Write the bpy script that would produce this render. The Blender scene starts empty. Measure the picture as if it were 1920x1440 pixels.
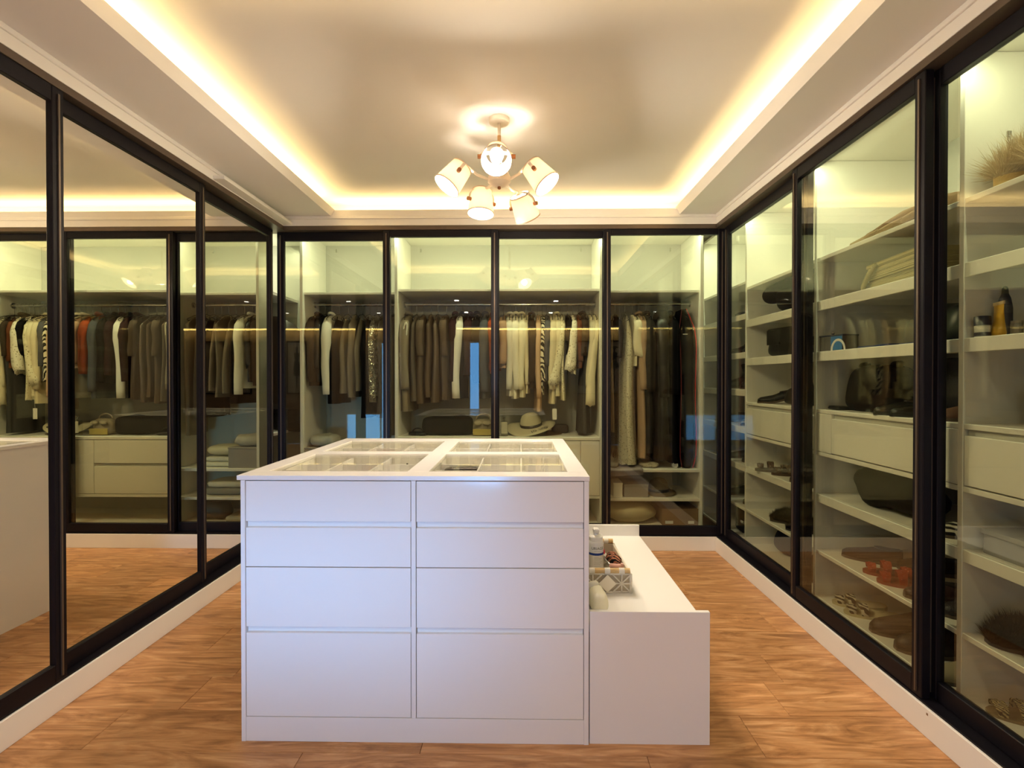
import bpy, bmesh, math, random
from mathutils import Vector, Matrix, noise

random.seed(7)
C = bpy.context.scene
PI = math.pi
R = math.radians

# ------------------------------------------------------------------ camera, world, light, exposure
cam_data = bpy.data.cameras.new('camera')
cam_data.sensor_width = 36.0
cam_data.lens = 36.0 * 1000.0 / 1920.0
cam_data.clip_start = 0.02
cam = bpy.data.objects.new('camera', cam_data)
C.collection.objects.link(cam)
cam.location = (0, 0, 1.27)
cam.rotation_euler = (R(90 - 0.487), 0, R(0.9453))
C.camera = cam

world = bpy.data.worlds.new('world')
C.world = world
world.use_nodes = True
world.node_tree.nodes['Background'].inputs[0].default_value = (0.45, 0.62, 1.0, 1)
world.node_tree.nodes['Background'].inputs[1].default_value = 0.6

C.view_settings.view_transform = 'Standard'
C.view_settings.look = 'None'
C.view_settings.gamma = 1.0
C.view_settings.use_curve_mapping = False
C.view_settings.exposure = 1.62
C.render.engine = 'CYCLES'
C.cycles.use_denoising = True
C.cycles.max_bounces = 12
C.cycles.diffuse_bounces = 5
C.cycles.glossy_bounces = 6
C.cycles.transmission_bounces = 8
C.cycles.transparent_max_bounces = 24
C.cycles.sample_clamp_indirect = 6.0
C.cycles.caustics_reflective = True
C.cycles.caustics_refractive = False
C.cycles.blur_glossy = 0.6


def area(name, loc, sx, sy, power, col, rot=(0, 0, 0), spread=180):
    d = bpy.data.lights.new(name, 'AREA')
    d.shape = 'RECTANGLE'
    d.size = sx
    d.size_y = sy
    d.energy = power
    d.color = col
    d.spread = R(spread)
    o = bpy.data.objects.new(name, d)
    o.location = loc
    o.rotation_euler = rot
    C.collection.objects.link(o)
    return o


def lamp(name, loc, power, col, radius=0.03, kind='POINT'):
    d = bpy.data.lights.new(name, kind)
    d.energy = power
    d.color = col
    d.shadow_soft_size = radius
    o = bpy.data.objects.new(name, d)
    o.location = loc
    C.collection.objects.link(o)
    return o


LED = (1.0, 0.71, 0.30)
COVE = 2.2
# LED tape lying in the cove channel round the raised ceiling, shining up
area('cove_led_left', (-1.465, 2.79, 2.507), 0.025, 2.25, COVE, LED, (PI, 0, 0))
area('cove_led_right', (1.225, 2.79, 2.507), 0.025, 2.25, COVE, LED, (PI, 0, 0))
area('cove_led_back', (-0.12, 4.03, 2.507), 2.60, 0.025, COVE * 1.15, LED, (PI, 0, 0))
area('cove_led_near', (-0.12, 1.56, 2.507), 2.60, 0.025, COVE * 1.15, LED, (PI, 0, 0))
# LED tape inside the wardrobes, behind the head rail
CLOSET = 6.0
area('wardrobe_led_back', (-0.15, 4.053, 2.379), 3.0, 0.010, CLOSET, (0.95, 1.0, 0.68), (R(28), 0, 0))
area('wardrobe_led_right', (1.537, 2.75, 2.379), 0.010, 3.5, CLOSET * 1.1, (0.95, 1.0, 0.68), (0, R(-28), 0))
area('wardrobe_led_left', (-1.905, 3.82, 2.379), 0.010, 1.4, CLOSET * 0.45, (0.95, 1.0, 0.68), (0, R(28), 0))
# daylight through the window of the room behind
DAY = 0.72
area('daylight', (-0.85, -2.43, 0.33), 1.30, 0.44, DAY, (0.17, 0.50, 1.0), (R(93.5), 0, R(-1)), 17)


# ------------------------------------------------------------------ materials
def new_mat(name):
    m = bpy.data.materials.new(name)
    m.use_nodes = True
    nt = m.node_tree
    nt.nodes.clear()
    out = nt.nodes.new('ShaderNodeOutputMaterial')
    return m, nt, out


def N(nt, kind, **kw):
    n = nt.nodes.new('ShaderNode' + kind)
    for k, v in kw.items():
        setattr(n, k, v)
    return n


def rgba(c):
    return (c[0], c[1], c[2], 1.0)


def plain(name, col, rough=0.5, metal=0.0, var=0.06, scale=9.0, bump=0.0, coat=0.0, spec=0.5):
    """painted, moulded or metal surface: a little mottling and relief from a noise"""
    m, nt, out = new_mat(name)
    p = N(nt, 'BsdfPrincipled')
    p.inputs['Roughness'].default_value = rough
    p.inputs['Metallic'].default_value = metal
    p.inputs['Specular IOR Level'].default_value = spec
    p.inputs['Coat Weight'].default_value = coat
    tc = N(nt, 'TexCoord')
    ns = N(nt, 'TexNoise')
    ns.inputs['Scale'].default_value = scale
    ns.inputs['Detail'].default_value = 4
    nt.links.new(tc.outputs['Object'], ns.inputs['Vector'])
    mx = N(nt, 'MixRGB')
    mx.inputs[1].default_value = rgba([max(0, c * (1 - var)) for c in col])
    mx.inputs[2].default_value = rgba([min(1, c * (1 + var)) for c in col])
    nt.links.new(ns.outputs['Fac'], mx.inputs[0])
    nt.links.new(mx.outputs[0], p.inputs['Base Color'])
    if bump:
        b = N(nt, 'Bump')
        b.inputs['Strength'].default_value = bump
        b.inputs['Distance'].default_value = 0.004
        nt.links.new(ns.outputs['Fac'], b.inputs['Height'])
        nt.links.new(b.outputs[0], p.inputs['Normal'])
    nt.links.new(p.outputs[0], out.inputs[0])
    return m


_fab = {}


def fabric(col, kind='plain', rough=0.92):
    key = (tuple(col), kind)
    if key in _fab:
        return _fab[key]
    m, nt, out = new_mat('fabric_' + kind)
    p = N(nt, 'BsdfPrincipled')
    p.inputs['Roughness'].default_value = rough
    p.inputs['Specular IOR Level'].default_value = 0.10
    tc = N(nt, 'TexCoord')
    ns = N(nt, 'TexNoise')
    ns.inputs['Scale'].default_value = 14.0
    ns.inputs['Detail'].default_value = 5
    mp = N(nt, 'Mapping')
    mp.inputs['Scale'].default_value = (1, 1, 0.35)
    nt.links.new(tc.outputs['Object'], mp.inputs[0])
    nt.links.new(mp.outputs[0], ns.inputs['Vector'])
    mx = N(nt, 'MixRGB')
    mx.inputs[1].default_value = rgba([c * 0.86 for c in col])
    mx.inputs[2].default_value = rgba([min(1, c * 1.12) for c in col])
    nt.links.new(ns.outputs['Fac'], mx.inputs[0])
    colour = mx.outputs[0]
    wv = N(nt, 'TexNoise')
    wv.inputs['Scale'].default_value = 260.0
    nt.links.new(tc.outputs['Object'], wv.inputs['Vector'])
    height = wv.outputs['Fac']
    strength = 0.15
    if kind == 'lace':
        vo = N(nt, 'TexVoronoi')
        vo.inputs['Scale'].default_value = 62.0
        nt.links.new(tc.outputs['Object'], vo.inputs['Vector'])
        rp = N(nt, 'ValToRGB')
        rp.color_ramp.elements[0].position = 0.18
        rp.color_ramp.elements[0].color = (0.38, 0.34, 0.27, 1)
        rp.color_ramp.elements[1].position = 0.30
        rp.color_ramp.elements[1].color = (1, 1, 1, 1)
        nt.links.new(vo.outputs['Distance'], rp.inputs[0])
        mm = N(nt, 'MixRGB', blend_type='MULTIPLY')
        mm.inputs[0].default_value = 1.0
        nt.links.new(colour, mm.inputs[1])
        nt.links.new(rp.outputs[0], mm.inputs[2])
        colour = mm.outputs[0]
        height = vo.outputs['Distance']
        strength = 0.5
    elif kind in ('zebra', 'snake', 'leopard'):
        w = N(nt, 'TexWave')
        w.inputs['Scale'].default_value = {'zebra': 14.0, 'snake': 45.0, 'leopard': 30.0}[kind]
        w.inputs['Distortion'].default_value = 9.0
        w.bands_direction = 'DIAGONAL'
        nt.links.new(tc.outputs['Object'], w.inputs['Vector'])
        rp = N(nt, 'ValToRGB')
        rp.color_ramp.interpolation = 'CONSTANT'
        rp.color_ramp.elements[0].color = (0.02, 0.018, 0.016, 1)
        rp.color_ramp.elements[1].position = 0.48
        rp.color_ramp.elements[1].color = rgba(col)
        nt.links.new(w.outputs['Fac'], rp.inputs[0])
        colour = rp.outputs[0]
    elif kind == 'sequin':
        vo = N(nt, 'TexVoronoi')
        vo.inputs['Scale'].default_value = 150.0
        nt.links.new(tc.outputs['Object'], vo.inputs['Vector'])
        p.inputs['Metallic'].default_value = 0.85
        p.inputs['Roughness'].default_value = 0.30
        nrm = N(nt, 'NormalMap', space='WORLD')
        nrm.inputs['Strength'].default_value = 0.9
        nt.links.new(vo.outputs['Color'], nrm.inputs['Color'])
        nt.links.new(nrm.outputs[0], p.inputs['Normal'])
        strength = 0
    elif kind == 'quilt':
        vo = N(nt, 'TexVoronoi')
        vo.inputs['Scale'].default_value = 26.0
        nt.links.new(tc.outputs['Object'], vo.inputs['Vector'])
        height = vo.outputs['Distance']
        strength = 0.9
    elif kind == 'satin':
        p.inputs['Roughness'].default_value = 0.38
        p.inputs['Specular IOR Level'].default_value = 0.5
        strength = 0.05
    elif kind == 'leather':
        p.inputs['Roughness'].default_value = 0.45
        p.inputs['Specular IOR Level'].default_value = 0.45
        vo = N(nt, 'TexVoronoi')
        vo.inputs['Scale'].default_value = 190.0
        nt.links.new(tc.outputs['Object'], vo.inputs['Vector'])
        height = vo.outputs['Distance']
        strength = 0.25
    nt.links.new(colour, p.inputs['Base Color'])
    if strength:
        b = N(nt, 'Bump')
        b.inputs['Strength'].default_value = strength
        b.inputs['Distance'].default_value = 0.004
        nt.links.new(height, b.inputs['Height'])
        nt.links.new(b.outputs[0], p.inputs['Normal'])
    nt.links.new(p.outputs[0], out.inputs[0])
    _fab[key] = m
    return m


def glass_mat(name, tint, base, gain, wrinkle=0.0):
    """thin pane: tinted straight-through light plus a mirror reflection that grows at grazing angles"""
    m, nt, out = new_mat(name)
    tr = N(nt, 'BsdfTransparent')
    tr.inputs[0].default_value = rgba(tint)
    gl = N(nt, 'BsdfGlossy')
    gl.inputs['Roughness'].default_value = 0.0 if not wrinkle else 0.12
    gl.inputs['Color'].default_value = (0.96, 0.97, 0.93, 1)
    fr = N(nt, 'Fresnel')
    ge = N(nt, 'NewGeometry')
    io = N(nt, 'Math', operation='MULTIPLY_ADD')              # same reflectance entering and leaving the thin pane
    io.inputs[1].default_value = 1 / 1.5 - 1.5
    io.inputs[2].default_value = 1.5
    nt.links.new(ge.outputs['Backfacing'], io.inputs[0])
    nt.links.new(io.outputs[0], fr.inputs['IOR'])
    ma = N(nt, 'Math', operation='MULTIPLY_ADD', use_clamp=True)
    ma.inputs[1].default_value = gain
    ma.inputs[2].default_value = base
    nt.links.new(fr.outputs[0], ma.inputs[0])
    mx = N(nt, 'MixShader')
    nt.links.new(ma.outputs[0], mx.inputs[0])
    nt.links.new(tr.outputs[0], mx.inputs[1])
    nt.links.new(gl.outputs[0], mx.inputs[2])
    if wrinkle:
        tc = N(nt, 'TexCoord')
        ns = N(nt, 'TexNoise')
        ns.inputs['Scale'].default_value = 22.0
        nt.links.new(tc.outputs['Object'], ns.inputs['Vector'])
        b = N(nt, 'Bump')
        b.inputs['Strength'].default_value = wrinkle
        b.inputs['Distance'].default_value = 0.03
        nt.links.new(ns.outputs['Fac'], b.inputs['Height'])
        nt.links.new(b.outputs[0], gl.inputs['Normal'])
        nt.links.new(b.outputs[0], fr.inputs['Normal'])
    nt.links.new(mx.outputs[0], out.inputs[0])
    return m


def emit_mat(name, col, strength):
    m, nt, out = new_mat(name)
    e = N(nt, 'Emission')
    e.inputs[0].default_value = rgba(col)
    e.inputs[1].default_value = strength
    nt.links.new(e.outputs[0], out.inputs[0])
    return m


def glow_mat(name, col, strength):
    # frosted bulb: glows, and lets the light of its filament out
    m, nt, out = new_mat(name)
    e = N(nt, 'Emission')
    e.inputs[0].default_value = rgba(col)
    e.inputs[1].default_value = strength
    t = N(nt, 'BsdfTransparent')
    mx = N(nt, 'MixShader')
    mx.inputs[0].default_value = 0.35
    nt.links.new(t.outputs[0], mx.inputs[1])
    nt.links.new(e.outputs[0], mx.inputs[2])
    nt.links.new(mx.outputs[0], out.inputs[0])
    return m


def wood_mat(name, dark, mid, light, length_axis=0, rough=0.42, scale=1.0):
    m, nt, out = new_mat(name)
    p = N(nt, 'BsdfPrincipled')
    p.inputs['Roughness'].default_value = rough
    p.inputs['Specular IOR Level'].default_value = 0.35
    tc = N(nt, 'TexCoord')
    oi = N(nt, 'ObjectInfo')
    sc = N(nt, 'VectorMath', operation='SCALE')
    sc.inputs['Scale'].default_value = 37.0
    nt.links.new(oi.outputs['Random'], sc.inputs[0])
    cb = N(nt, 'CombineXYZ')
    mu = N(nt, 'Math', operation='MULTIPLY')
    mu.inputs[1].default_value = 53.0
    nt.links.new(oi.outputs['Random'], mu.inputs[0])
    nt.links.new(mu.outputs[0], cb.inputs[0])
    nt.links.new(mu.outputs[0], cb.inputs[1])
    nt.links.new(mu.outputs[0], cb.inputs[2])
    ad = N(nt, 'VectorMath', operation='ADD')
    nt.links.new(tc.outputs['Object'], ad.inputs[0])
    nt.links.new(cb.outputs[0], ad.inputs[1])
    mp = N(nt, 'Mapping')
    s = [8.0 * scale] * 3
    s[length_axis] = 1.5 * scale
    mp.inputs['Scale'].default_value = s
    nt.links.new(ad.outputs[0], mp.inputs[0])
    n1 = N(nt, 'TexNoise')
    n1.inputs['Scale'].default_value = 1.6
    n1.inputs['Detail'].default_value = 8
    n1.inputs['Roughness'].default_value = 0.62
    n1.inputs['Distortion'].default_value = 2.4
    nt.links.new(mp.outputs[0], n1.inputs['Vector'])
    mp2 = N(nt, 'Mapping')
    s2 = [75.0 * scale] * 3
    s2[length_axis] = 2.6 * scale
    mp2.inputs['Scale'].default_value = s2
    nt.links.new(ad.outputs[0], mp2.inputs[0])
    n2 = N(nt, 'TexNoise')
    n2.inputs['Scale'].default_value = 1.0
    n2.inputs['Detail'].default_value = 5
    n2.inputs['Distortion'].default_value = 0.6
    nt.links.new(mp2.outputs[0], n2.inputs['Vector'])
    rp = N(nt, 'ValToRGB')
    e = rp.color_ramp.elements
    e[0].position = 0.30
    e[0].color = rgba(dark)
    e[1].position = 0.70
    e[1].color = rgba(light)
    k = e.new(0.50)
    k.color = rgba(mid)
    nt.links.new(n1.outputs['Fac'], rp.inputs[0])
    rp2 = N(nt, 'ValToRGB')
    rp2.color_ramp.elements[0].position = 0.28
    rp2.color_ramp.elements[0].color = (0.70, 0.64, 0.58, 1)
    rp2.color_ramp.elements[1].position = 0.58
    rp2.color_ramp.elements[1].color = (1.05, 1.04, 1.03, 1)
    nt.links.new(n2.outputs['Fac'], rp2.inputs[0])
    mm = N(nt, 'MixRGB', blend_type='MULTIPLY')
    mm.inputs[0].default_value = 0.75
    nt.links.new(rp.outputs[0], mm.inputs[1])
    nt.links.new(rp2.outputs[0], mm.inputs[2])
    # each board a touch lighter or darker
    hv = N(nt, 'HueSaturation')
    ml = N(nt, 'Math', operation='MULTIPLY_ADD')
    ml.inputs[1].default_value = 0.22
    ml.inputs[2].default_value = 0.89
    nt.links.new(oi.outputs['Random'], ml.inputs[0])
    nt.links.new(ml.outputs[0], hv.inputs['Value'])
    nt.links.new(mm.outputs[0], hv.inputs['Color'])
    nt.links.new(hv.outputs[0], p.inputs['Base Color'])
    b = N(nt, 'Bump')
    b.inputs['Strength'].default_value = 0.12
    b.inputs['Distance'].default_value = 0.002
    nt.links.new(n2.outputs['Fac'], b.inputs['Height'])
    nt.links.new(b.outputs[0], p.inputs['Normal'])
    nt.links.new(p.outputs[0], out.inputs[0])
    return m


def weave_mat(name, a, b_, scale=90.0):
    m, nt, out = new_mat(name)
    p = N(nt, 'BsdfPrincipled')
    p.inputs['Roughness'].default_value = 0.8
    tc = N(nt, 'TexCoord')
    br = N(nt, 'TexBrick')
    br.inputs['Scale'].default_value = scale
    br.inputs['Color1'].default_value = rgba(a)
    br.inputs['Color2'].default_value = rgba([c * 0.9 for c in a])
    br.inputs['Mortar'].default_value = rgba(b_)
    br.inputs['Mortar Size'].default_value = 0.03
    sw = N(nt, 'Mapping')
    sw.inputs['Rotation'].default_value = (R(90), R(0), R(90))
    nt.links.new(tc.outputs['Object'], sw.inputs[0])
    nt.links.new(sw.outputs[0], br.inputs['Vector'])
    nt.links.new(br.outputs['Color'], p.inputs['Base Color'])
    bp = N(nt, 'Bump')
    bp.inputs['Strength'].default_value = 0.7
    bp.inputs['Distance'].default_value = 0.003
    nt.links.new(br.outputs['Fac'], bp.inputs['Height'])
    bp.invert = True
    nt.links.new(bp.outputs[0], p.inputs['Normal'])
    nt.links.new(p.outputs[0], out.inputs[0])
    return m


def shade_mat(name, col):
    m, nt, out = new_mat(name)
    d = N(nt, 'BsdfDiffuse')
    t = N(nt, 'BsdfTranslucent')
    d.inputs[0].default_value = rgba(col)
    t.inputs[0].default_value = rgba([c * 0.95 for c in col])
    tc = N(nt, 'TexCoord')
    ns = N(nt, 'TexNoise')
    ns.inputs['Scale'].default_value = 220.0
    nt.links.new(tc.outputs['Object'], ns.inputs['Vector'])
    b = N(nt, 'Bump')
    b.inputs['Strength'].default_value = 0.1
    nt.links.new(ns.outputs['Fac'], b.inputs['Height'])
    nt.links.new(b.outputs[0], d.inputs['Normal'])
    mx = N(nt, 'MixShader')
    mx.inputs[0].default_value = 0.26
    nt.links.new(d.outputs[0], mx.inputs[1])
    nt.links.new(t.outputs[0], mx.inputs[2])
    nt.links.new(mx.outputs[0], out.inputs[0])
    return m


PAINT = plain('ceiling_paint', (0.80, 0.775, 0.735), 0.85, var=0.02, scale=3)
TRIMW = plain('white_trim', (0.82, 0.79, 0.74), 0.5, var=0.02, scale=4)
WALLP = plain('wall_paint', (0.62, 0.55, 0.47), 0.85, var=0.03, scale=3)
TAUPE = plain('taupe_paint', (0.36, 0.28, 0.20), 0.8, var=0.05, scale=3)
CAB = plain('white_melamine', (0.85, 0.83, 0.77), 0.45, var=0.03, scale=60, bump=0.02)
CABSHADE = plain('shaded_cabinet_back', (0.52, 0.505, 0.46), 0.6, var=0.04, scale=60)  # white melamine darkened, so the interior shade sits in the colour
LACQ = plain('white_lacquer', (0.83, 0.82, 0.82), 0.16, var=0.01, scale=5, spec=0.5)
LACQF = plain('drawer_lacquer', (0.84, 0.835, 0.83), 0.10, var=0.01, scale=5, spec=0.55)
BENCHM = plain('bench_white', (0.83, 0.815, 0.80), 0.35, var=0.015, scale=8)
ALU = plain('dark_bronze_aluminium', (0.007, 0.006, 0.009), 0.42, metal=0.0, var=0.2, scale=40, spec=0.16)
BRONZE = plain('brown_anodised_track', (0.13, 0.098, 0.072), 0.42, metal=0.6, var=0.1, scale=30)
STEEL = plain('chrome_steel', (0.62, 0.61, 0.58), 0.22, metal=1.0, var=0.05)
BLACKM = plain('black_metal', (0.02, 0.02, 0.02), 0.4, metal=0.4)
GREYBOARD = plain('grey_board', (0.30, 0.28, 0.27), 0.7)
CARD = plain('brown_cardboard', (0.25, 0.15, 0.08), 0.75, var=0.1, scale=20)
PAPER = plain('white_paper', (0.82, 0.80, 0.76), 0.7, var=0.03)
INK = plain('black_ink', (0.01, 0.01, 0.012), 0.6)
BLUE = plain('blue_print', (0.02, 0.06, 0.32), 0.45)
GOLDPL = plain('yellow_plastic', (0.75, 0.42, 0.02), 0.35, var=0.08)
NAVY = plain('navy_plastic', (0.014, 0.016, 0.04), 0.35)
BLINDM = plain('added_blind', (0.50, 0.44, 0.36), 0.9, var=0.03)
PUMPW = plain('bottle_white', (0.86, 0.84, 0.80), 0.3, var=0.01)
BRASS = plain('brass', (0.62, 0.45, 0.18), 0.3, metal=1.0)
LAMPM = plain('lamp_cream_metal', (0.78, 0.70, 0.58), 0.4, var=0.02)
WOODL = wood_mat('light_oak', (0.50, 0.30, 0.12), (0.58, 0.36, 0.16), (0.66, 0.43, 0.20), 2, 0.5, 4)
WOODK = wood_mat('reddish_wood', (0.33, 0.13, 0.05), (0.40, 0.17, 0.07), (0.46, 0.21, 0.10), 2, 0.5, 4)
FLOORW = wood_mat('oak_laminate', (0.295, 0.132, 0.049), (0.535, 0.270, 0.112), (0.730, 0.435, 0.220), 0, 0.40, 1.0)
BAMBOO = wood_mat('bamboo', (0.52, 0.33, 0.13), (0.62, 0.42, 0.18), (0.70, 0.50, 0.25), 0, 0.45, 5)
GLASS = glass_mat('smoked_glass', (0.820, 0.830, 0.745), 0.013, 0.80)
CLEAR = glass_mat('clear_glass', (0.95, 0.95, 0.92), 0.0, 0.42)
FILM = glass_mat('plastic_film', (0.93, 0.93, 0.92), 0.015, 0.55, 0.8)
SHADE = shade_mat('lampshade_linen', (0.88, 0.80, 0.68))
BULB = glow_mat('bulb_glow', (1.0, 0.92, 0.80), 9.0)
STRIP = emit_mat('led_strip_glow', (1.0, 0.72, 0.22), 5.0)
SPOT = emit_mat('downlight_glow', (1.0, 0.93, 0.86), 9.0)
SKYP = emit_mat('sky_through_window', (0.16, 0.45, 1.0), 2.6)
WICKER = weave_mat('wicker', (0.62, 0.53, 0.28), (0.20, 0.15, 0.06))
ROPE = weave_mat('white_rope', (0.90, 0.86, 0.76), (0.66, 0.60, 0.50), 120)
STRAW = weave_mat('straw', (0.88, 0.80, 0.58), (0.66, 0.56, 0.36), 190)


def mirror_mat():
    m, nt, out = new_mat('mirror_glass')
    g = N(nt, 'BsdfGlossy')
    g.inputs['Color'].default_value = (0.90, 0.87, 0.78, 1)
    g.inputs['Roughness'].default_value = 0.0
    nt.links.new(g.outputs[0], out.inputs[0])
    return m


MIRROR = mirror_mat()


# ------------------------------------------------------------------ building helpers
def bx(bm, x0, y0, z0, x1, y1, z1, bev=0.0, seg=1):
    r = bmesh.ops.create_cube(bm, size=1.0)
    vs = r['verts']
    for v in vs:
        v.co = Vector((x0 + (v.co.x + 0.5) * (x1 - x0), y0 + (v.co.y + 0.5) * (y1 - y0), z0 + (v.co.z + 0.5) * (z1 - z0)))
    if bev:
        es = list({e for v in vs for e in v.link_edges})
        bmesh.ops.bevel(bm, geom=es, offset=bev, segments=seg, profile=0.6, affect='EDGES', clamp_overlap=True)
    return bm


def box(x0, y0, z0, x1, y1, z1, bev=0.0, seg=1):
    return bx(bmesh.new(), x0, y0, z0, x1, y1, z1, bev, seg)


def ring_faces(bm, a, b):
    n = len(a)
    for i in range(n):
        j = (i + 1) % n
        try:
            bm.faces.new((a[i], a[j], b[j], b[i]))
        except ValueError:
            pass


def loft(bm, rings, cap0=True, cap1=True):
    vr = [[bm.verts.new(p) for p in r] for r in rings]
    for a, b in zip(vr, vr[1:]):
        ring_faces(bm, a, b)
    if cap0:
        bm.faces.new(list(reversed(vr[0])))
    if cap1:
        bm.faces.new(vr[-1])
    return vr


def frame_of(d):
    d = Vector(d).normalized()
    up = Vector((0, 0, 1)) if abs(d.z) < 0.95 else Vector((1, 0, 0))
    u = d.cross(up).normalized()
    v = u.cross(d).normalized()
    return d, u, v


def tube(bm, pts, r, seg=8, flat=1.0, cap=True):
    pts = [Vector(p) for p in pts]
    rings = []
    n = len(pts)
    pu = None
    for i, p in enumerate(pts):
        d = (pts[min(i + 1, n - 1)] - pts[max(i - 1, 0)])
        d, u, v = frame_of(d)
        if pu is not None:
            u2 = pu - d * pu.dot(d)
            if u2.length > 1e-4:
                u = u2.normalized()
                v = u.cross(d).normalized()
        pu = u
        rr = r[i] if isinstance(r, (list, tuple)) else r
        rings.append([p + (u * math.cos(2 * PI * k / seg) + v * flat * math.sin(2 * PI * k / seg)) * rr for k in range(seg)])
    loft(bm, rings, cap, cap)
    return bm


def lathe(bm, prof, seg=20, M=None, cap0=False, cap1=False):
    M = M or Matrix()
    rings = []
    for r, z in prof:
        rings.append([M @ Vector((r * math.cos(2 * PI * k / seg), r * math.sin(2 * PI * k / seg), z)) for k in range(seg)])
    loft(bm, rings, cap0, cap1)
    return bm


def place(p, d):
    """matrix that takes +z to direction d at point p"""
    d, u, v = frame_of(d)
    m = Matrix((u, v, d)).transposed().to_4x4()
    if m.determinant() < 0:
        m = Matrix((v, u, d)).transposed().to_4x4()
    m.translation = Vector(p)
    return m


def superblob(bm, cx, cy, cz, sx, sy, sz, e=2.6, noise_amp=0.0, noise_scale=6.0, seed=0, nu=20, nv=12, flat_bottom=True, shape=None):
    """soft rounded body: bags, cushions, folded cloth"""
    rings = []
    for j in range(nv + 1):
        t = -PI / 2 + PI * (0.02 + 0.96 * j / nv)
        row = []
        for i in range(nu):
            a = 2 * PI * i / nu

            def sp(v):
                return math.copysign(abs(v) ** (2.0 / e), v)
            x = sp(math.cos(t)) * sp(math.cos(a))
            y = sp(math.cos(t)) * sp(math.sin(a))
            z = sp(math.sin(t))
            p = Vector((x, y, z))
            if shape:
                p = Vector(shape(p.x, p.y, p.z))
            q = Vector((p.x * sx / 2, p.y * sy / 2, p.z * sz / 2))
            if noise_amp:
                q += Vector((noise.noise(q * noise_scale + Vector((seed, 0, 0))), noise.noise(q * noise_scale + Vector((0, seed, 5))), noise.noise(q * noise_scale + Vector((9, 3, seed))))) * noise_amp
            z = q.z + sz / 2
            if flat_bottom:
                z = max(z, 0.0)
            row.append(Vector((cx + q.x, cy + q.y, cz + z)))
        rings.append(row)
    loft(bm, rings)
    return bm


def root_offset(o):
    v = Vector((0, 0, 0))
    while o is not None:
        v += o.location
        o = o.parent
    return v


def obj(name, bm, mat, parent=None, world=True, smooth=False, sharp=None):
    me = bpy.data.meshes.new(name)
    bmesh.ops.recalc_face_normals(bm, faces=bm.faces)
    if parent is not None and world:
        off = root_offset(parent)
        if off.length:
            bmesh.ops.translate(bm, vec=-off, verts=bm.verts)
    bm.to_mesh(me)
    bm.free()
    if smooth:
        for p in me.polygons:
            p.use_smooth = True
        if sharp:
            me.set_sharp_from_angle(angle=R(sharp))
    if mat:
        me.materials.append(mat)
    o = bpy.data.objects.new(name, me)
    C.collection.objects.link(o)
    if parent is not None:
        o.parent = parent
    return o


def thing(name, label, cat, loc=(0, 0, 0), rz=0.0, group=None):
    o = bpy.data.objects.new(name, None)
    o.empty_display_size = 0.05
    C.collection.objects.link(o)
    o.location = loc
    o.rotation_euler = (0, 0, rz)
    o['label'] = label
    o['category'] = cat
    if group:
        o['group'] = group
    return o


def solo(name, bm, mat, label, cat, loc=(0, 0, 0), rz=0.0, group=None, smooth=False, sharp=None):
    o = obj(name, bm, mat, None, False, smooth, sharp)
    o.location = loc
    o.rotation_euler = (0, 0, rz)
    o['label'] = label
    o['category'] = cat
    if group:
        o['group'] = group
    return o


def struct(name, bm, mat, parent=None, smooth=False):
    o = obj(name, bm, mat, parent, True, smooth)
    if parent is None:
        o['kind'] = 'structure'
    return o


def dup(o, parent=None, loc=None, rz=None, label=None):
    c = o.copy()
    C.collection.objects.link(c)
    c.parent = parent
    if loc is not None:
        c.location = loc
    if rz is not None:
        c.rotation_euler = (0, 0, rz)
    if label:
        c['label'] = label
    for ch in list(o.children):
        dup(ch, c)
    return c


def text_bm(body, size, fn, depth=0.0):
    cu = bpy.data.curves.new('lettering', 'FONT')
    cu.body = body
    cu.size = size
    cu.align_x = 'CENTER'
    cu.align_y = 'CENTER'
    cu.resolution_u = 3
    to = bpy.data.objects.new('lettering', cu)
    C.collection.objects.link(to)
    dg = bpy.context.evaluated_depsgraph_get()
    me = bpy.data.meshes.new_from_object(to.evaluated_get(dg))
    bm = bmesh.new()
    bm.from_mesh(me)
    bpy.data.objects.remove(to)
    bpy.data.curves.remove(cu)
    bpy.data.meshes.remove(me)
    bmesh.ops.subdivide_edges(bm, edges=[e for e in bm.edges if e.calc_length() > size * 0.2], cuts=2)
    for v in bm.verts:
        v.co = Vector(fn(v.co.x, v.co.y))
    return bm

# ================================================================== THE ROOM
floor = struct('floor', box(-3.0, -2.5, -0.06, 3.2, 4.9, -0.012), FLOORW)
PITCH, PL = 0.226, 1.167
JOINT = {0: -1.51, -1: -0.742, 1: -0.15, 2: -1.23}
for k in range(-4, 10):
    y0 = 1.794 + PITCH * k
    off = JOINT.get(k, ((k * 0.37) % 1.0) * PL - 1.6)
    while off > -1.9:
        off -= PL
    x = off
    while x < 1.6:
        a, b = max(x, -1.80), min(x + PL, 1.46)
        if b - a > 0.03:
            obj('plank', box(a + 0.0007, y0 + 0.0007, -0.012, b - 0.0007, min(y0 + PITCH - 0.0007, 3.97), 0.0, 0.0012), FLOORW, floor)
        x += PL
struct('ceiling', box(-1.62, 1.42, 2.62, 1.40, 4.20, 2.66), PAINT)
bm = bmesh.new()                                             # lowered border and the hidden ledges of the light cove
bx(bm, -3.0, -2.5, 2.485, 3.2, 1.610, 2.500)
bx(bm, -2.5, 1.610, 2.485, -1.436, 4.95, 2.500)
bx(bm, 1.192, 1.610, 2.485, 2.5, 4.95, 2.500)
bx(bm, -1.436, 3.985, 2.485, 1.192, 4.95, 2.500)
bx(bm, -1.60, 1.42, 2.500, -1.55, 4.20, 2.66)
bx(bm, 1.31, 1.42, 2.500, 1.36, 4.20, 2.66)
bx(bm, -1.55, 4.13, 2.500, 1.31, 4.18, 2.66)
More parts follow.
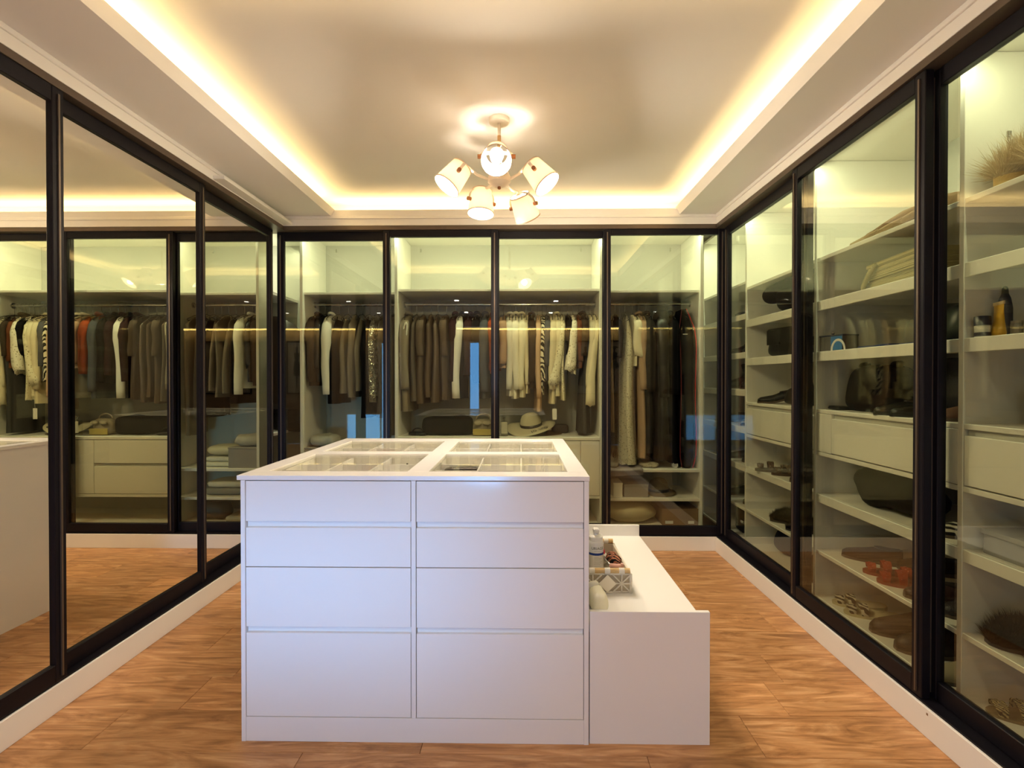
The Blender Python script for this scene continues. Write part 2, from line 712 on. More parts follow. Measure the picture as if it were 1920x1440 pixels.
bx(bm, -1.55, 1.44, 2.500, 1.31, 1.49, 2.66)
struct('ceiling_border', bm, PAINT)


def prism_y(bm, prof, y0, y1):
    loft(bm, [[Vector((x, y0, z)) for x, z in prof], [Vector((x, y1, z)) for x, z in prof]])


def prism_x(bm, prof, x0, x1):
    loft(bm, [[Vector((x0, y, z)) for y, z in prof], [Vector((x1, y, z)) for y, z in prof]])


bm = bmesh.new()
prism_y(bm, [(-1.412, 2.485), (-1.384, 2.530), (-1.402, 2.530), (-1.436, 2.485)], 1.612, 3.984)
struct('trim_1', bm, PAINT)
bm = bmesh.new()
prism_y(bm, [(1.168, 2.485), (1.140, 2.540), (1.158, 2.540), (1.192, 2.485)], 1.612, 3.984)
struct('trim_2', bm, PAINT)
bm = bmesh.new()
prism_x(bm, [(3.958, 2.485), (3.950, 2.528), (3.968, 2.528), (3.985, 2.485)], -1.41, 1.166)
struct('trim_3', bm, PAINT)
bm = bmesh.new()
prism_x(bm, [(1.635, 2.485), (1.655, 2.528), (1.637, 2.528), (1.610, 2.485)], -1.41, 1.166)
struct('trim_4', bm, PAINT)
# white cornice boards above the door track, with a small cover bead at the top
for i, (b0, b1) in enumerate((((-1.80, 0.2, 2.415, -1.766, 3.99, 2.464), (-1.80, 0.2, 2.464, -1.758, 3.99, 2.485)),
                              ((1.437, 0.2, 2.415, 1.47, 3.99, 2.464), (1.429, 0.2, 2.464, 1.47, 3.99, 2.485)),
                              ((-1.766, 3.957, 2.415, 1.437, 3.99, 2.464), (-1.758, 3.949, 2.464, 1.429, 3.99, 2.485)))):
    bm = bmesh.new()
    bx(bm, *b0, 0.001)
    bx(bm, *b1, 0.002)
    struct('trim_%d' % (5 + i), bm, TRIMW)
# bronze head tracks
struct('trim_8', box(-1.92, 0.2, 2.384, -1.768, 3.96, 2.415, 0.001), BRONZE)
struct('trim_9', box(1.439, 0.2, 2.384, 1.55, 3.96, 2.415, 0.001), BRONZE)
struct('trim_10', box(-1.92, 3.960, 2.384, 1.55, 4.06, 2.415, 0.001), BRONZE)
# white plinths under the doors and the dark bottom tracks
struct('baseboard_left', box(-2.42, 0.2, 0.0, -1.766, 3.957, 0.105, 0.002), TRIMW)
struct('baseboard_right', box(1.437, 0.2, 0.0, 1.56, 4.0, 0.105, 0.002), TRIMW)
bp_ = bpy.data.objects['baseboard_right']
obj('scuff_mark', box(1.4364, 1.896, 0.082, 1.4371, 1.904, 0.090), CARD, bp_)
struct('baseboard_back', box(-1.766, 3.957, 0.0, 1.437, 4.09, 0.105, 0.002), TRIMW)
struct('trim_11', box(-1.92, 0.2, 0.105, -1.774, 3.96, 0.112), ALU)
struct('trim_12', box(1.446, 0.2, 0.105, 1.55, 3.96, 0.112), ALU)
struct('trim_13', box(-1.92, 3.966, 0.105, 1.55, 4.06, 0.112), ALU)
# walls behind the wardrobes and of the room at the camera's back
struct('wall_left', box(-2.55, 0.2, 0, -2.44, 4.9, 2.485), WALLP)
struct('wall_right', box(2.12, 0.2, 0, 2.22, 4.9, 2.485), WALLP)
struct('wall_back', box(-2.55, 4.62, 0, 2.22, 4.72, 2.485), WALLP)
bm = bmesh.new()
bx(bm, -3.0, 0.1, 0, -1.77, 0.2, 2.485)
bx(bm, 1.44, 0.1, 0, 3.2, 0.2, 2.485)
struct('wall_entrance', bm, WALLP)
bm = bmesh.new()
bx(bm, -3.0, -2.56, 0, -1.54, -2.45, 2.485)
bx(bm, -0.16, -2.56, 0, 3.2, -2.45, 2.485)
bx(bm, -1.54, -2.56, 0, -0.16, -2.45, 0.06)
bx(bm, -1.54, -2.56, 2.02, -0.16, -2.45, 2.485)
struct('wall_front', bm, TAUPE)
struct('wall_rear_left', box(-3.1, -2.56, 0, -3.0, 0.2, 2.485), TAUPE)
struct('wall_rear_right', box(3.2, -2.56, 0, 3.3, 0.2, 2.485), TAUPE)
bm = bmesh.new()                                             # tall window; added blinds keep only a sky strip and the low part bright
for x0, x1 in ((-1.54, -1.51), (-0.19, -0.16), (-0.80, -0.77)):
    bx(bm, x0, -2.53, 0.06, x1, -2.47, 2.02, 0.002)
for z0, z1 in ((0.06, 0.09), (1.99, 2.02)):
    bx(bm, -1.54, -2.53, z0, -0.16, -2.47, z1)
w = struct('window_1', bm, TRIMW)
for x0, x1 in ((-1.51, -0.80), (-0.77, -0.19)):
    obj('pane', box(x0, -2.54, 0.09, x1, -2.535, 1.99), SKYP, w)
for x0, x1, n_ in ((-1.53, -0.99, 'left'), (-0.82, -0.17, 'right')):
    t = thing('added_blind', 'added beige roller blind screening the %s part of the reflected rear window' % n_, 'blind', ((x0 + x1) / 2, -2.455, 0.57))
    obj('blind_cloth', box(x0, -2.462, 0.60, x1, -2.458, 2.04), BLINDM, t)
    obj('bottom_bar', box(x0, -2.468, 0.575, x1, -2.452, 0.60, 0.004), TRIMW, t)

# things seen only as reflections: the lit shelf and the framed drawings on the rear wall
t = thing('light_shelf', 'long wall shelf with a yellow light strip reflected across the back glass doors', 'light', (1.3, -2.44, 2.22))
obj('shelf_board', box(-1.25, -2.45, 2.27, 3.19, -2.36, 2.30, 0.002), TRIMW, t)
obj('light_strip', box(-1.24, -2.385, 2.245, 3.18, -2.365, 2.27), STRIP, t)
area('shelf_glow', (1.0, -2.375, 2.24), 4.3, 0.02, 4.0, LED)
FIG = ['a slim standing figure in a long dark dress', 'a figure in a dark blouse and pale wide skirt', 'a figure with a wide hat and short puffed skirt', 'a figure in a fitted grey gown']
for k, x in enumerate((0.72, 1.27, 1.82, 2.37)):
    t = thing('framed_drawing', 'black framed drawing of %s' % FIG[k], 'picture', (x, -2.44, 0.98))
    bm = bmesh.new()
    for a in ((x - 0.20, 0.98, x - 0.175, 2.03), (x + 0.175, 0.98, x + 0.20, 2.03), (x - 0.20, 0.98, x + 0.20, 1.005), (x - 0.20, 2.005, x + 0.20, 2.03)):
        bx(bm, a[0], -2.45, a[1], a[2], -2.425, a[3], 0.002)
    obj('picture_frame', bm, BLACKM, t)
    obj('paper_sheet', box(x - 0.176, -2.448, 1.004, x + 0.176, -2.44, 2.006), fabric((0.42, 0.40, 0.36)), t)
    bm = bmesh.new()                                          # printed silhouette: head, bodice, skirt, legs
    sk = [0.07, 0.15, 0.14, 0.06][k]
    hem = [1.35, 1.15, 1.50, 1.12][k]
    prof = [(0.006, 1.92), (0.026, 1.90), (0.026, 1.86), (0.012, 1.83), (0.015, 1.81), (0.06, 1.78), (0.05, 1.72), (0.032, 1.64), (0.05, 1.60), (sk, (hem + 1.6) / 2), (sk * 0.95, hem), (0.012, hem - 0.01), (0.010, 1.10)]
    if k == 2:
        prof[1] = (0.09, 1.895)
        prof[2] = (0.03, 1.88)
    pts = [Vector((x + a, -2.4385, z)) for a, z in prof] + [Vector((x - a, -2.4385, z)) for a, z in reversed(prof)]
    vs = [bm.verts.new(p) for p in pts]
    n = len(prof)
    for i in range(n - 1):
        bm.faces.new((vs[i], vs[i + 1], vs[2 * n - 2 - i], vs[2 * n - 1 - i]))
    obj('figure_print', bm, plain('ink_wash', (0.05, 0.05, 0.055), 0.8, var=0.5, scale=20), t)

# recessed downlights: front pair mirrored as white dots, rear pair added for fill light
for k, (x, y, s) in enumerate(((-0.98, -0.16, 'left one of the front two'), (0.54, -0.16, 'right one of the front two'), (-0.98, -1.6, 'left one of the rear two added for fill'), (0.54, -1.6, 'right one of the rear two added for fill'))):
    t = thing('ceiling_downlight', 'small round recessed ceiling spot mirrored in the back glass, %s' % s, 'light', (x, y, 2.485))
    bm = bmesh.new()
    lathe(bm, [(0.047, 2.4846), (0.046, 2.480), (0.036, 2.478), (0.034, 2.4846)], 24, Matrix.Translation((x, y, 0)))
    obj('bezel', bm, TRIMW, t)
    bm = bmesh.new()
    lathe(bm, [(0.034, 2.4825), (0.001, 2.4825)], 24, Matrix.Translation((x, y, 0)), False, True)
    obj('lens', bm, SPOT, t)
    area('downlight', (x, y, 2.474), 0.06, 0.06, 3.0, (1.0, 0.94, 0.88))


# ================================================================== SLIDING DOORS
def door(label, axis, a0, a1, c, mirror=False, sw=0.052, t2=0.016, top=2.322, side=-1):
    """axis 'y' runs along a side wall at x=c, axis 'x' along the back wall at y=c"""
    def b(u0, u1, z0, z1, d=t2, bev=0.0025):
        if axis == 'y':
            return box(c - d, u0, z0, c + d, u1, z1, bev)
        return box(u0, c - d, z0, u1, c + d, z1, bev)
    mid = (a0 + a1) / 2
    t = thing('mirror_door' if mirror else 'glass_door', label, 'door', (c, mid, 0.112) if axis == 'y' else (mid, c, 0.112), 0, 'sliding wardrobe doors')
    for u0, u1 in ((a0, a0 + sw), (a1 - sw, a1)):
        s = obj('stile', b(u0, u1, 0.113, 2.383), ALU, t)
        m_ = (u0 + u1) / 2                                     # raised rib that catches the light
        if axis == 'y':
            g = box(c + side * (t2 + 0.003) - 0.003, m_ - 0.004, 0.13, c + side * (t2 + 0.003) + 0.003, m_ + 0.004, 2.36)
        else:
            g = box(m_ - 0.004, c - t2 - 0.006, 0.13, m_ + 0.004, c - t2, 2.36)
        obj('rib', g, BRONZE, s)
    obj('top_rail', b(a0 + sw, a1 - sw, top, 2.383, t2 * 0.95), ALU, t)
    obj('bottom_rail', b(a0 + sw, a1 - sw, 0.113, 0.182, t2 * 0.95), ALU, t)
    pane = b(a0 + sw - 0.004, a1 - sw + 0.004, 0.178, top + 0.004, 0.003, 0)
    obj('mirror_pane' if mirror else 'glass_pane', pane, MIRROR if mirror else GLASS, t)
    return t


door('full height mirror door in a black frame, nearest the camera at the left edge', 'y', 1.03, 2.045, -1.786, True, side=1)
door('full height mirror door in a black frame, middle of the left wall', 'y', 1.995, 3.035, -1.824, True, side=1)
door('full height mirror door in a black frame, touching the left back corner', 'y', 2.985, 3.95, -1.862, True, side=1)
door('smoked glass door in front of the sequin dress, left end of the back wall', 'x', -1.845, -0.985, 4.030, top=2.318)
door('smoked glass door in front of the taupe dresses on the back wall', 'x', -1.030, -0.170, 3.985, top=2.332)
door('smoked glass door in front of the white shirts and the straw hat', 'x', -0.215, 0.665, 4.030, top=2.330)
door('smoked glass door in front of the red piped garment bag, right end of the back wall', 'x', 0.615, 1.512, 3.985, top=2.340)
door('smoked glass door of the right wall at the back corner', 'y', 2.815, 3.945, 1.512)
door('smoked glass door in the middle of the right wall, in front of the wicker basket', 'y', 1.945, 2.885, 1.466)
door('smoked glass door of the right wall nearest the camera, in front of the fur slippers', 'y', 0.98, 1.990, 1.512)


# ================================================================== WARDROBES
def board(bm, axis, u0, u1, f, d, z0, z1, lip=None):
    """shelf between dividers u0..u1; front at f, back at d; optional front lip going down to lip"""
    def b(a0, a1, za, zb, bev=0.0015):
        if axis == 'x':
            bx(bm, u0, a0, za, u1, a1, zb, bev)
        else:
            bx(bm, a0, u0, za, a1, u1, zb, bev)
    if lip is None:
        b(f, d, z0, z1)
    else:
        g = f + 0.018 if d > f else f - 0.018
        b(g, d, z0, z1)
        b(f, g, lip, z1)
    return bm


FB, DB = 4.08, 4.58                                          # front and back planes of the back wall units
FR, DR = 1.56, 2.08                                          # and of the right wall units
ZT = 2.42


def panel_back(t, u, name='side_panel'):
    obj(name, box(u - 0.011, FB, 0.112, u + 0.011, DB, ZT, 0.0015), CAB, t)


def rail(t, x0, x1, z=1.875, y=4.315):
    bm = bmesh.new()
    tube(bm, [(x0, y, z), (x1, y, z)], 0.0125, 12)
    r = obj('hanging_rail', bm, STEEL, t, smooth=True, sharp=40)
    for x in (x0 + 0.004, x1 - 0.004):
        bm = bmesh.new()
        tube(bm, [(x - 0.004, y, z), (x + 0.004, y, z)], 0.024, 14)
        obj('rail_socket', bm, STEEL, r)


def back_unit(label, x0, x1, ztop, shelves, right_side=True, left_side=True):
    t = thing('wardrobe_unit', label, 'wardrobe', ((x0 + x1) / 2, FB, 0.112), 0, 'wardrobe units of the back wall')
    if left_side:
        panel_back(t, x0)
    if right_side:
        panel_back(t, x1)
    a, b = x0 + 0.011, x1 - 0.011
    obj('back_panel', box(a, DB, 0.112, b, DB + 0.012, ZT), CABSHADE, t)
    obj('top_panel', box(a, FB, ZT, b, DB, ZT + 0.018), CAB, t)
    obj('bottom_panel', box(a, FB, 0.112, b, DB, 0.150, 0.0015), CAB, t)
    obj('shelf', board(bmesh.new(), 'x', a, b, FB + 0.03, DB, ztop - 0.018, ztop), CAB, t)
    for z in shelves:
        obj('shelf', board(bmesh.new(), 'x', a, b, FB + 0.002, DB, z - 0.022, z), CAB, t)
    # adjustable pegs and hook clips on the upper back panel
    for x in (a + 0.09, b - 0.09):
        obj('hook_clip', box(x - 0.004, DB - 0.012, 2.36, x + 0.004, DB, 2.39, 0.002), STEEL, t)
    return t


ub = back_unit('white wardrobe unit with the sequin dress, left end of the back wall', -1.689, -0.957, 1.945, (0.582, 0.360), right_side=False)
rail(ub, -1.678, -0.968)
um = back_unit('wide white wardrobe unit with a drawer counter, middle of the back wall', -0.957, 0.614, 1.968, ())
rail(um, -0.946, 0.603)
obj('counter', box(-0.946, FB - 0.004, 0.805, 0.603, DB, 0.827, 0.0015), CAB, um)
obj('shelf', board(bmesh.new(), 'x', -0.946, 0.603, FB + 0.002, DB, 0.357, 0.379), CAB, um)
obj('divider', box(-0.182, FB + 0.01, 0.379, -0.160, DB, 0.805, 0.001), CAB, um)
for x0, x1 in ((-0.944, -0.33), (-0.158, 0.456)):
    for z0, z1 in ((0.620, 0.800), (0.383, 0.595)):
        d = obj('drawer', box(x0, FB, z0, x1, FB + 0.018, z1, 0.0015), CAB, um)
        obj('finger_groove', box(x0, FB + 0.016, z1, x1, FB + 0.026, z1 + 0.02), CABSHADE, d)
for x0, x1 in ((-0.328, -0.184), (0.458, 0.601)):
    obj('filler_panel', box(x0, FB, 0.383, x1, FB + 0.018, 0.800, 0.0015), CAB, um)
ur = back_unit('white wardrobe unit with the long coats, right end of the back wall', 0.614, 1.375, 1.955, (0.584, 0.362), left_side=False)
rail(ur, 0.625, 1.364)
# left wall unit behind the mirrors: only its end by the corner can be glimpsed
t = thing('wardrobe_unit', 'dark wardrobe interior behind the left mirror doors, glimpsed at the back corner', 'wardrobe', (-2.2, 3.3, 0.112), 0, 'wardrobe units')
obj('back_panel', box(-2.43, 2.4, 0.112, -2.42, 4.61, ZT), CABSHADE, t)
obj('end_panel', box(-2.42, DB, 0.112, -1.70, DB + 0.012, ZT), CABSHADE, t)
obj('side_panel', box(-2.42, 3.02, 0.112, -1.93, 3.04, ZT), CAB, t)
obj('top_panel', box(-2.42, 3.04, ZT, -1.70, DB, ZT + 0.018), CAB, t)
obj('bottom_panel', box(-2.42, 3.04, 0.112, -1.90, DB, 0.15), CAB, t)
obj('shelf', board(bmesh.new(), 'y', 3.04, DB, -1.925, -2.42, 1.93, 1.95), CAB, t)
obj('shelf', board(bmesh.new(), 'y', 3.9, DB, -1.925, -2.42, 0.83, 0.85), CAB, t)


def right_unit(label, y0, y1, lips, thin, drawers, far=True):
    """y0 nearer the camera; lips: (top, lip bottom) shelves with a deep front edge"""
    t = thing('shelf_unit', label, 'wardrobe', (FR, (y0 + y1) / 2, 0.112), 0, 'open shelf units of the right wall')
    if far:
        obj('side_panel', box(FR, y1 - 0.011, 0.112, DR, y1 + 0.011, ZT, 0.0015), CAB, t)
    a, b = y0 + 0.011, y1 - 0.011
    obj('back_panel', box(DR, a, 0.112, DR + 0.012, b, ZT), CABSHADE, t)
    obj('top_panel', box(FR, a, ZT, DR, b, ZT + 0.018), CAB, t)
    obj('bottom_panel', box(FR, a, 0.112, DR, b, 0.130, 0.0015), CAB, t)
    for z, zl in lips:
        obj('shelf', board(bmesh.new(), 'y', a, b, FR + 0.002, DR, z - 0.02, z, zl), CAB, t)
    for z in thin:
        obj('shelf', board(bmesh.new(), 'y', a, b, FR + 0.002, DR, z - 0.019, z), CAB, t)
    for d0, d1 in drawers:
        d = obj('drawer', box(FR + 0.001, d0, 0.898, FR + 0.019, d1, 1.072, 0.0015), CAB, t)
        obj('finger_groove', box(FR + 0.016, d0, 1.072, FR + 0.03, d1, 1.095), CABSHADE, d)
    return t


LIPS = ((1.680, 1.630), (1.415, 1.366), (0.670, 0.626))
t = right_unit('white corner shelf unit full of shoes, right back corner', 3.728, 4.59, ((1.730, 1.690), (1.461, 1.418), (1.200, 1.154), (0.935, 0.891), (0.670, 0.626)), (1.955, 0.370), ())
t = right_unit('white shelf unit with the studded sandals, second from the back on the right wall', 2.855, 3.728, LIPS, (1.907, 1.114, 0.892, 0.374), ((2.87, 3.713),))
t = right_unit('white shelf unit with the wicker basket, middle of the right wall', 1.918, 2.855, LIPS, (1.907, 1.114, 0.892, 0.374), ((2.07, 2.705),))
for d0, d1 in ((2.707, 2.843), (1.93, 2.068)):
    obj('filler_panel', box(FR + 0.001, d0, 0.895, FR + 0.019, d1, 1.093, 0.001), CAB, t)
t = right_unit('white shelf unit with the fur slippers, nearest the camera on the right wall', 0.95, 1.918, LIPS, (1.907, 1.114, 0.892, 0.374), ((0.97, 1.902),))
obj('hook_clip', box(1.70, 1.897, 2.12, 1.715, 1.906, 2.14, 0.002), STEEL, t)


# ================================================================== ISLAND
IX0, IX1, IY0, IY1 = -0.980, 0.236, 1.845, 3.01
isl = thing('island_dresser', 'white gloss island chest of eight drawers with a glass display top', 'dresser', ((IX0 + IX1) / 2, (IY0 + IY1) / 2, 0))
for x0, x1 in ((IX0, -0.964), (0.219, IX1)):
    obj('side_panel', box(x0, IY0, 0, x1, IY1, 0.918, 0.001), LACQ, isl)
obj('back_panel', box(-0.964, IY1 - 0.016, 0, 0.219, IY1, 0.918), LACQ, isl)
obj('centre_post', box(-0.3815, IY0, 0.087, -0.3655, IY1 - 0.02, 0.918, 0.001), LACQ, isl)
obj('plinth_board', box(-0.964, IY0 + 0.002, 0, 0.219, IY0 + 0.018, 0.086, 0.001), LACQ, isl)
obj('inner_board', box(-0.964, IY0 + 0.06, 0.01, 0.219, IY0 + 0.07, 0.80), LACQ, isl)
for x0, x1 in ((-0.9625, -0.3835), (-0.3635, 0.2175)):
    for z0, z1, g in ((0.774, 0.9155, 1), (0.6155, 0.752, 0), (0.404, 0.6125, 1), (0.0885, 0.383, 0)):
        d = obj('drawer', box(x0, IY0 + 0.001, z0, x1, IY0 + 0.019, z1, 0.0012), LACQF, isl)
        if g:
            obj('finger_groove', box(x0, IY0 + 0.016, z0 - 0.024, x1, IY0 + 0.03, z0 - 0.001), LACQ, d)
OPEN = ((-0.925, -0.412, 1.935, 2.385), (-0.335, 0.170, 1.935, 2.385), (-0.925, -0.412, 2.470, 2.905), (-0.335, 0.170, 2.470, 2.905))
TX0, TX1, TY0, TY1, TZ0, TZ1 = -0.992, 0.238, 1.842, 3.02, 0.919, 0.935
bm = bmesh.new()
bx(bm, TX0, TY0, TZ0, TX1, 1.935, TZ1, 0.001)
bx(bm, TX0, 2.385, TZ0, TX1, 2.470, TZ1)
bx(bm, TX0, 2.905, TZ0, TX1, TY1, TZ1, 0.001)
for y0, y1 in ((1.935, 2.385), (2.470, 2.905)):
    bx(bm, TX0, y0, TZ0, -0.925, y1, TZ1)
    bx(bm, -0.412, y0, TZ0, -0.335, y1, TZ1)
    bx(bm, 0.170, y0, TZ0, TX1, y1, TZ1)
obj('top_frame', bm, LACQ, isl)
for k, (x0, x1, y0, y1) in enumerate(OPEN):
    obj('glass_panel', box(x0 + 0.001, y0 + 0.001, 0.926, x1 - 0.001, y1 - 0.001, 0.931), CLEAR, isl)
    bm = bmesh.new()                                          # tray: floor, four sides
    bx(bm, x0 - 0.02, y0 - 0.02, 0.862, x1 + 0.02, y1 + 0.03, 0.868)
    bx(bm, x0 - 0.02, y0 - 0.02, 0.868, x0 + 0.0, y1 + 0.03, 0.917)
    bx(bm, x1 - 0.0, y0 - 0.02, 0.868, x1 + 0.02, y1 + 0.03, 0.917)
    bx(bm, x0, y1 + 0.01, 0.868, x1, y1 + 0.03, 0.917)
    bx(bm, x0, y0 - 0.02, 0.868, x1, y0 - 0.002, 0.917)
    tr = obj('tray', bm, CAB, isl)
    w = x1 - x0
    for f in (1 / 3, 2 / 3):
        obj('tray_divider', box(x0 + w * f - 0.004, y0, 0.868, x0 + w * f + 0.004, y1, 0.918, 0.001), LACQ, tr)
    for f in (0.34, 0.67):
        obj('tray_divider', box(x0, y0 + (y1 - y0) * f - 0.003, 0.868, x1, y0 + (y1 - y0) * f + 0.003, 0.912, 0.001), LACQ, tr)
    if k == 0:
        for x in (x0 + 0.16, x1 - 0.10):
            obj('screw_cap', box(x - 0.004, y1 + 0.007, 0.886, x + 0.004, y1 + 0.0105, 0.892), BLACKM, tr)
# small things lying in the display trays
bm = bmesh.new()
superblob(bm, 0, 0, 0, 0.145, 0.055, 0.04, 3.5)
solo('glasses_case', bm, fabric((0.05, 0.035, 0.03), 'leather'), 'dark brown oblong glasses case in the front right display tray', 'case', (-0.245, 2.20, 0.868), 0.2, smooth=True)
bm = bmesh.new()
superblob(bm, 0, 0, 0, 0.14, 0.11, 0.035, 4)
solo('watch_roll', bm, fabric((0.035, 0.03, 0.045), 'leather'), 'black padded pouch in the centre cell of the front right display tray', 'pouch', (-0.085, 2.02, 0.868), 0.0, smooth=True)
bm = bmesh.new()
superblob(bm, 0, 0, 0, 0.13, 0.10, 0.04, 3, 0.006, 20, 3)
solo('silk_scarf', bm, fabric((0.06, 0.05, 0.05), 'satin'), 'crumpled dark silk scarf in the right cell of the front right display tray', 'scarf', (0.085, 2.02, 0.868), 0.0, smooth=True)
for n_, l_, x, y, c in (('belt', 'thin red-brown belt laid in the front left display tray', -0.66, 2.16, (0.25, 0.06, 0.03)), ('folded_scarf', 'pale pink folded scarf in the rear left display tray', -0.72, 2.66, (0.62, 0.42, 0.36)), ('leather_pouch', 'tan leather pouch in the left cell of the front left display tray', -0.84, 2.04, (0.45, 0.30, 0.16))):
    bm = bmesh.new()
    if n_ == 'belt':
        tube(bm, [(-0.075 + 0.01 * i, 0.01 * math.sin(i * 0.8), 0.012) for i in range(15)], 0.011, 8, 0.5)
    else:
        superblob(bm, 0, 0, 0, 0.14, 0.11, 0.03, 4, 0.004, 18, 2)
    solo(n_, bm, fabric(c), l_, n_.split('_')[-1], (x, y, 0.868), 0.15, smooth=True)

# ------------------------------------------------------------------ bench
BX0, BX1, BY0, BY1 = 0.240, 0.656, 1.852, 2.975
be = thing('storage_bench', 'low white bench with raised end panels against the right side of the island', 'bench', ((BX0 + BX1) / 2, (BY0 + BY1) / 2, 0))
obj('end_panel', box(BX0, BY0, 0, BX1, BY0 + 0.018, 0.463, 0.001), BENCHM, be)
obj('end_panel', box(BX0, BY1 - 0.018, 0, BX1, BY1, 0.463, 0.001), BENCHM, be)
obj('seat_board', box(BX0, BY0 + 0.018, 0.382, BX1 + 0.002, BY1 - 0.018, 0.404, 0.001), BENCHM, be)
ym = (BY0 + BY1) / 2
for a, b in ((BY0 + 0.02, ym - 0.0015), (ym + 0.0015, BY1 - 0.02)):
    obj('drawer', box(BX1 - 0.02, a, 0.07, BX1 - 0.001, b, 0.377, 0.001), BENCHM, be)
obj('plinth_board', box(BX1 - 0.025, BY0 + 0.018, 0.0, BX1 - 0.006, BY1 - 0.018, 0.068), BENCHM, be)


# ================================================================== CHANDELIER
HX, HY = -0.112, 2.77
ch = thing('chandelier', 'five-arm ceiling lamp with cream drum shades and wooden knobs over the island', 'lamp', (HX, HY, 2.62))
T = Matrix.Translation((HX, HY, 0))
bm = bmesh.new()
lathe(bm, [(0.001, 2.619), (0.053, 2.619), (0.053, 2.598), (0.048, 2.594), (0.001, 2.593)], 32, T)
obj('canopy', bm, LAMPM, ch, smooth=True, sharp=35)
bm = bmesh.new()
lathe(bm, [(0.009, 2.595), (0.0085, 2.53)], 16, T, True, True)
obj('stem', bm, LAMPM, ch, smooth=True, sharp=40)
bm = bmesh.new()
lathe(bm, [(0.003, 2.533), (0.0095, 2.531), (0.0095, 2.36), (0.003, 2.358)], 16, T, True, True)
obj('wooden_sleeve', bm, WOODL, ch, smooth=True, sharp=40)
bm = bmesh.new()
lathe(bm, [(0.004, 2.36), (0.045, 2.345), (0.060, 2.315), (0.058, 2.290), (0.035, 2.272), (0.008, 2.268)], 28, T, True, True)
obj('hub', bm, LAMPM, ch, smooth=True, sharp=40)
bm = bmesh.new()
lathe(bm, [(0.008, 2.27), (0.009, 2.258), (0.003, 2.254)], 14, T, True, True)
obj('finial', bm, WOODK, ch)
R0, R1, SL = 0.055, 0.0715, 0.132
SH = [  # arm azimuth, shade centre, axis towards the wide opening
    (R(-90), (HX - 0.003, HY - 0.235, 2.325), (0.02, -0.80, -0.58)),
    (R(-168), (HX - 0.225, HY - 0.06, 2.300), (-0.56, -0.22, -0.80)),
    (R(-12), (HX + 0.205, HY - 0.06, 2.305), (0.60, -0.20, -0.77)),
    (R(128), (HX - 0.105, HY + 0.17, 2.245), (-0.05, -0.16, -0.98)),
    (R(52), (HX + 0.128, HY + 0.20, 2.228), (0.36, 0.52, -0.78)),
]
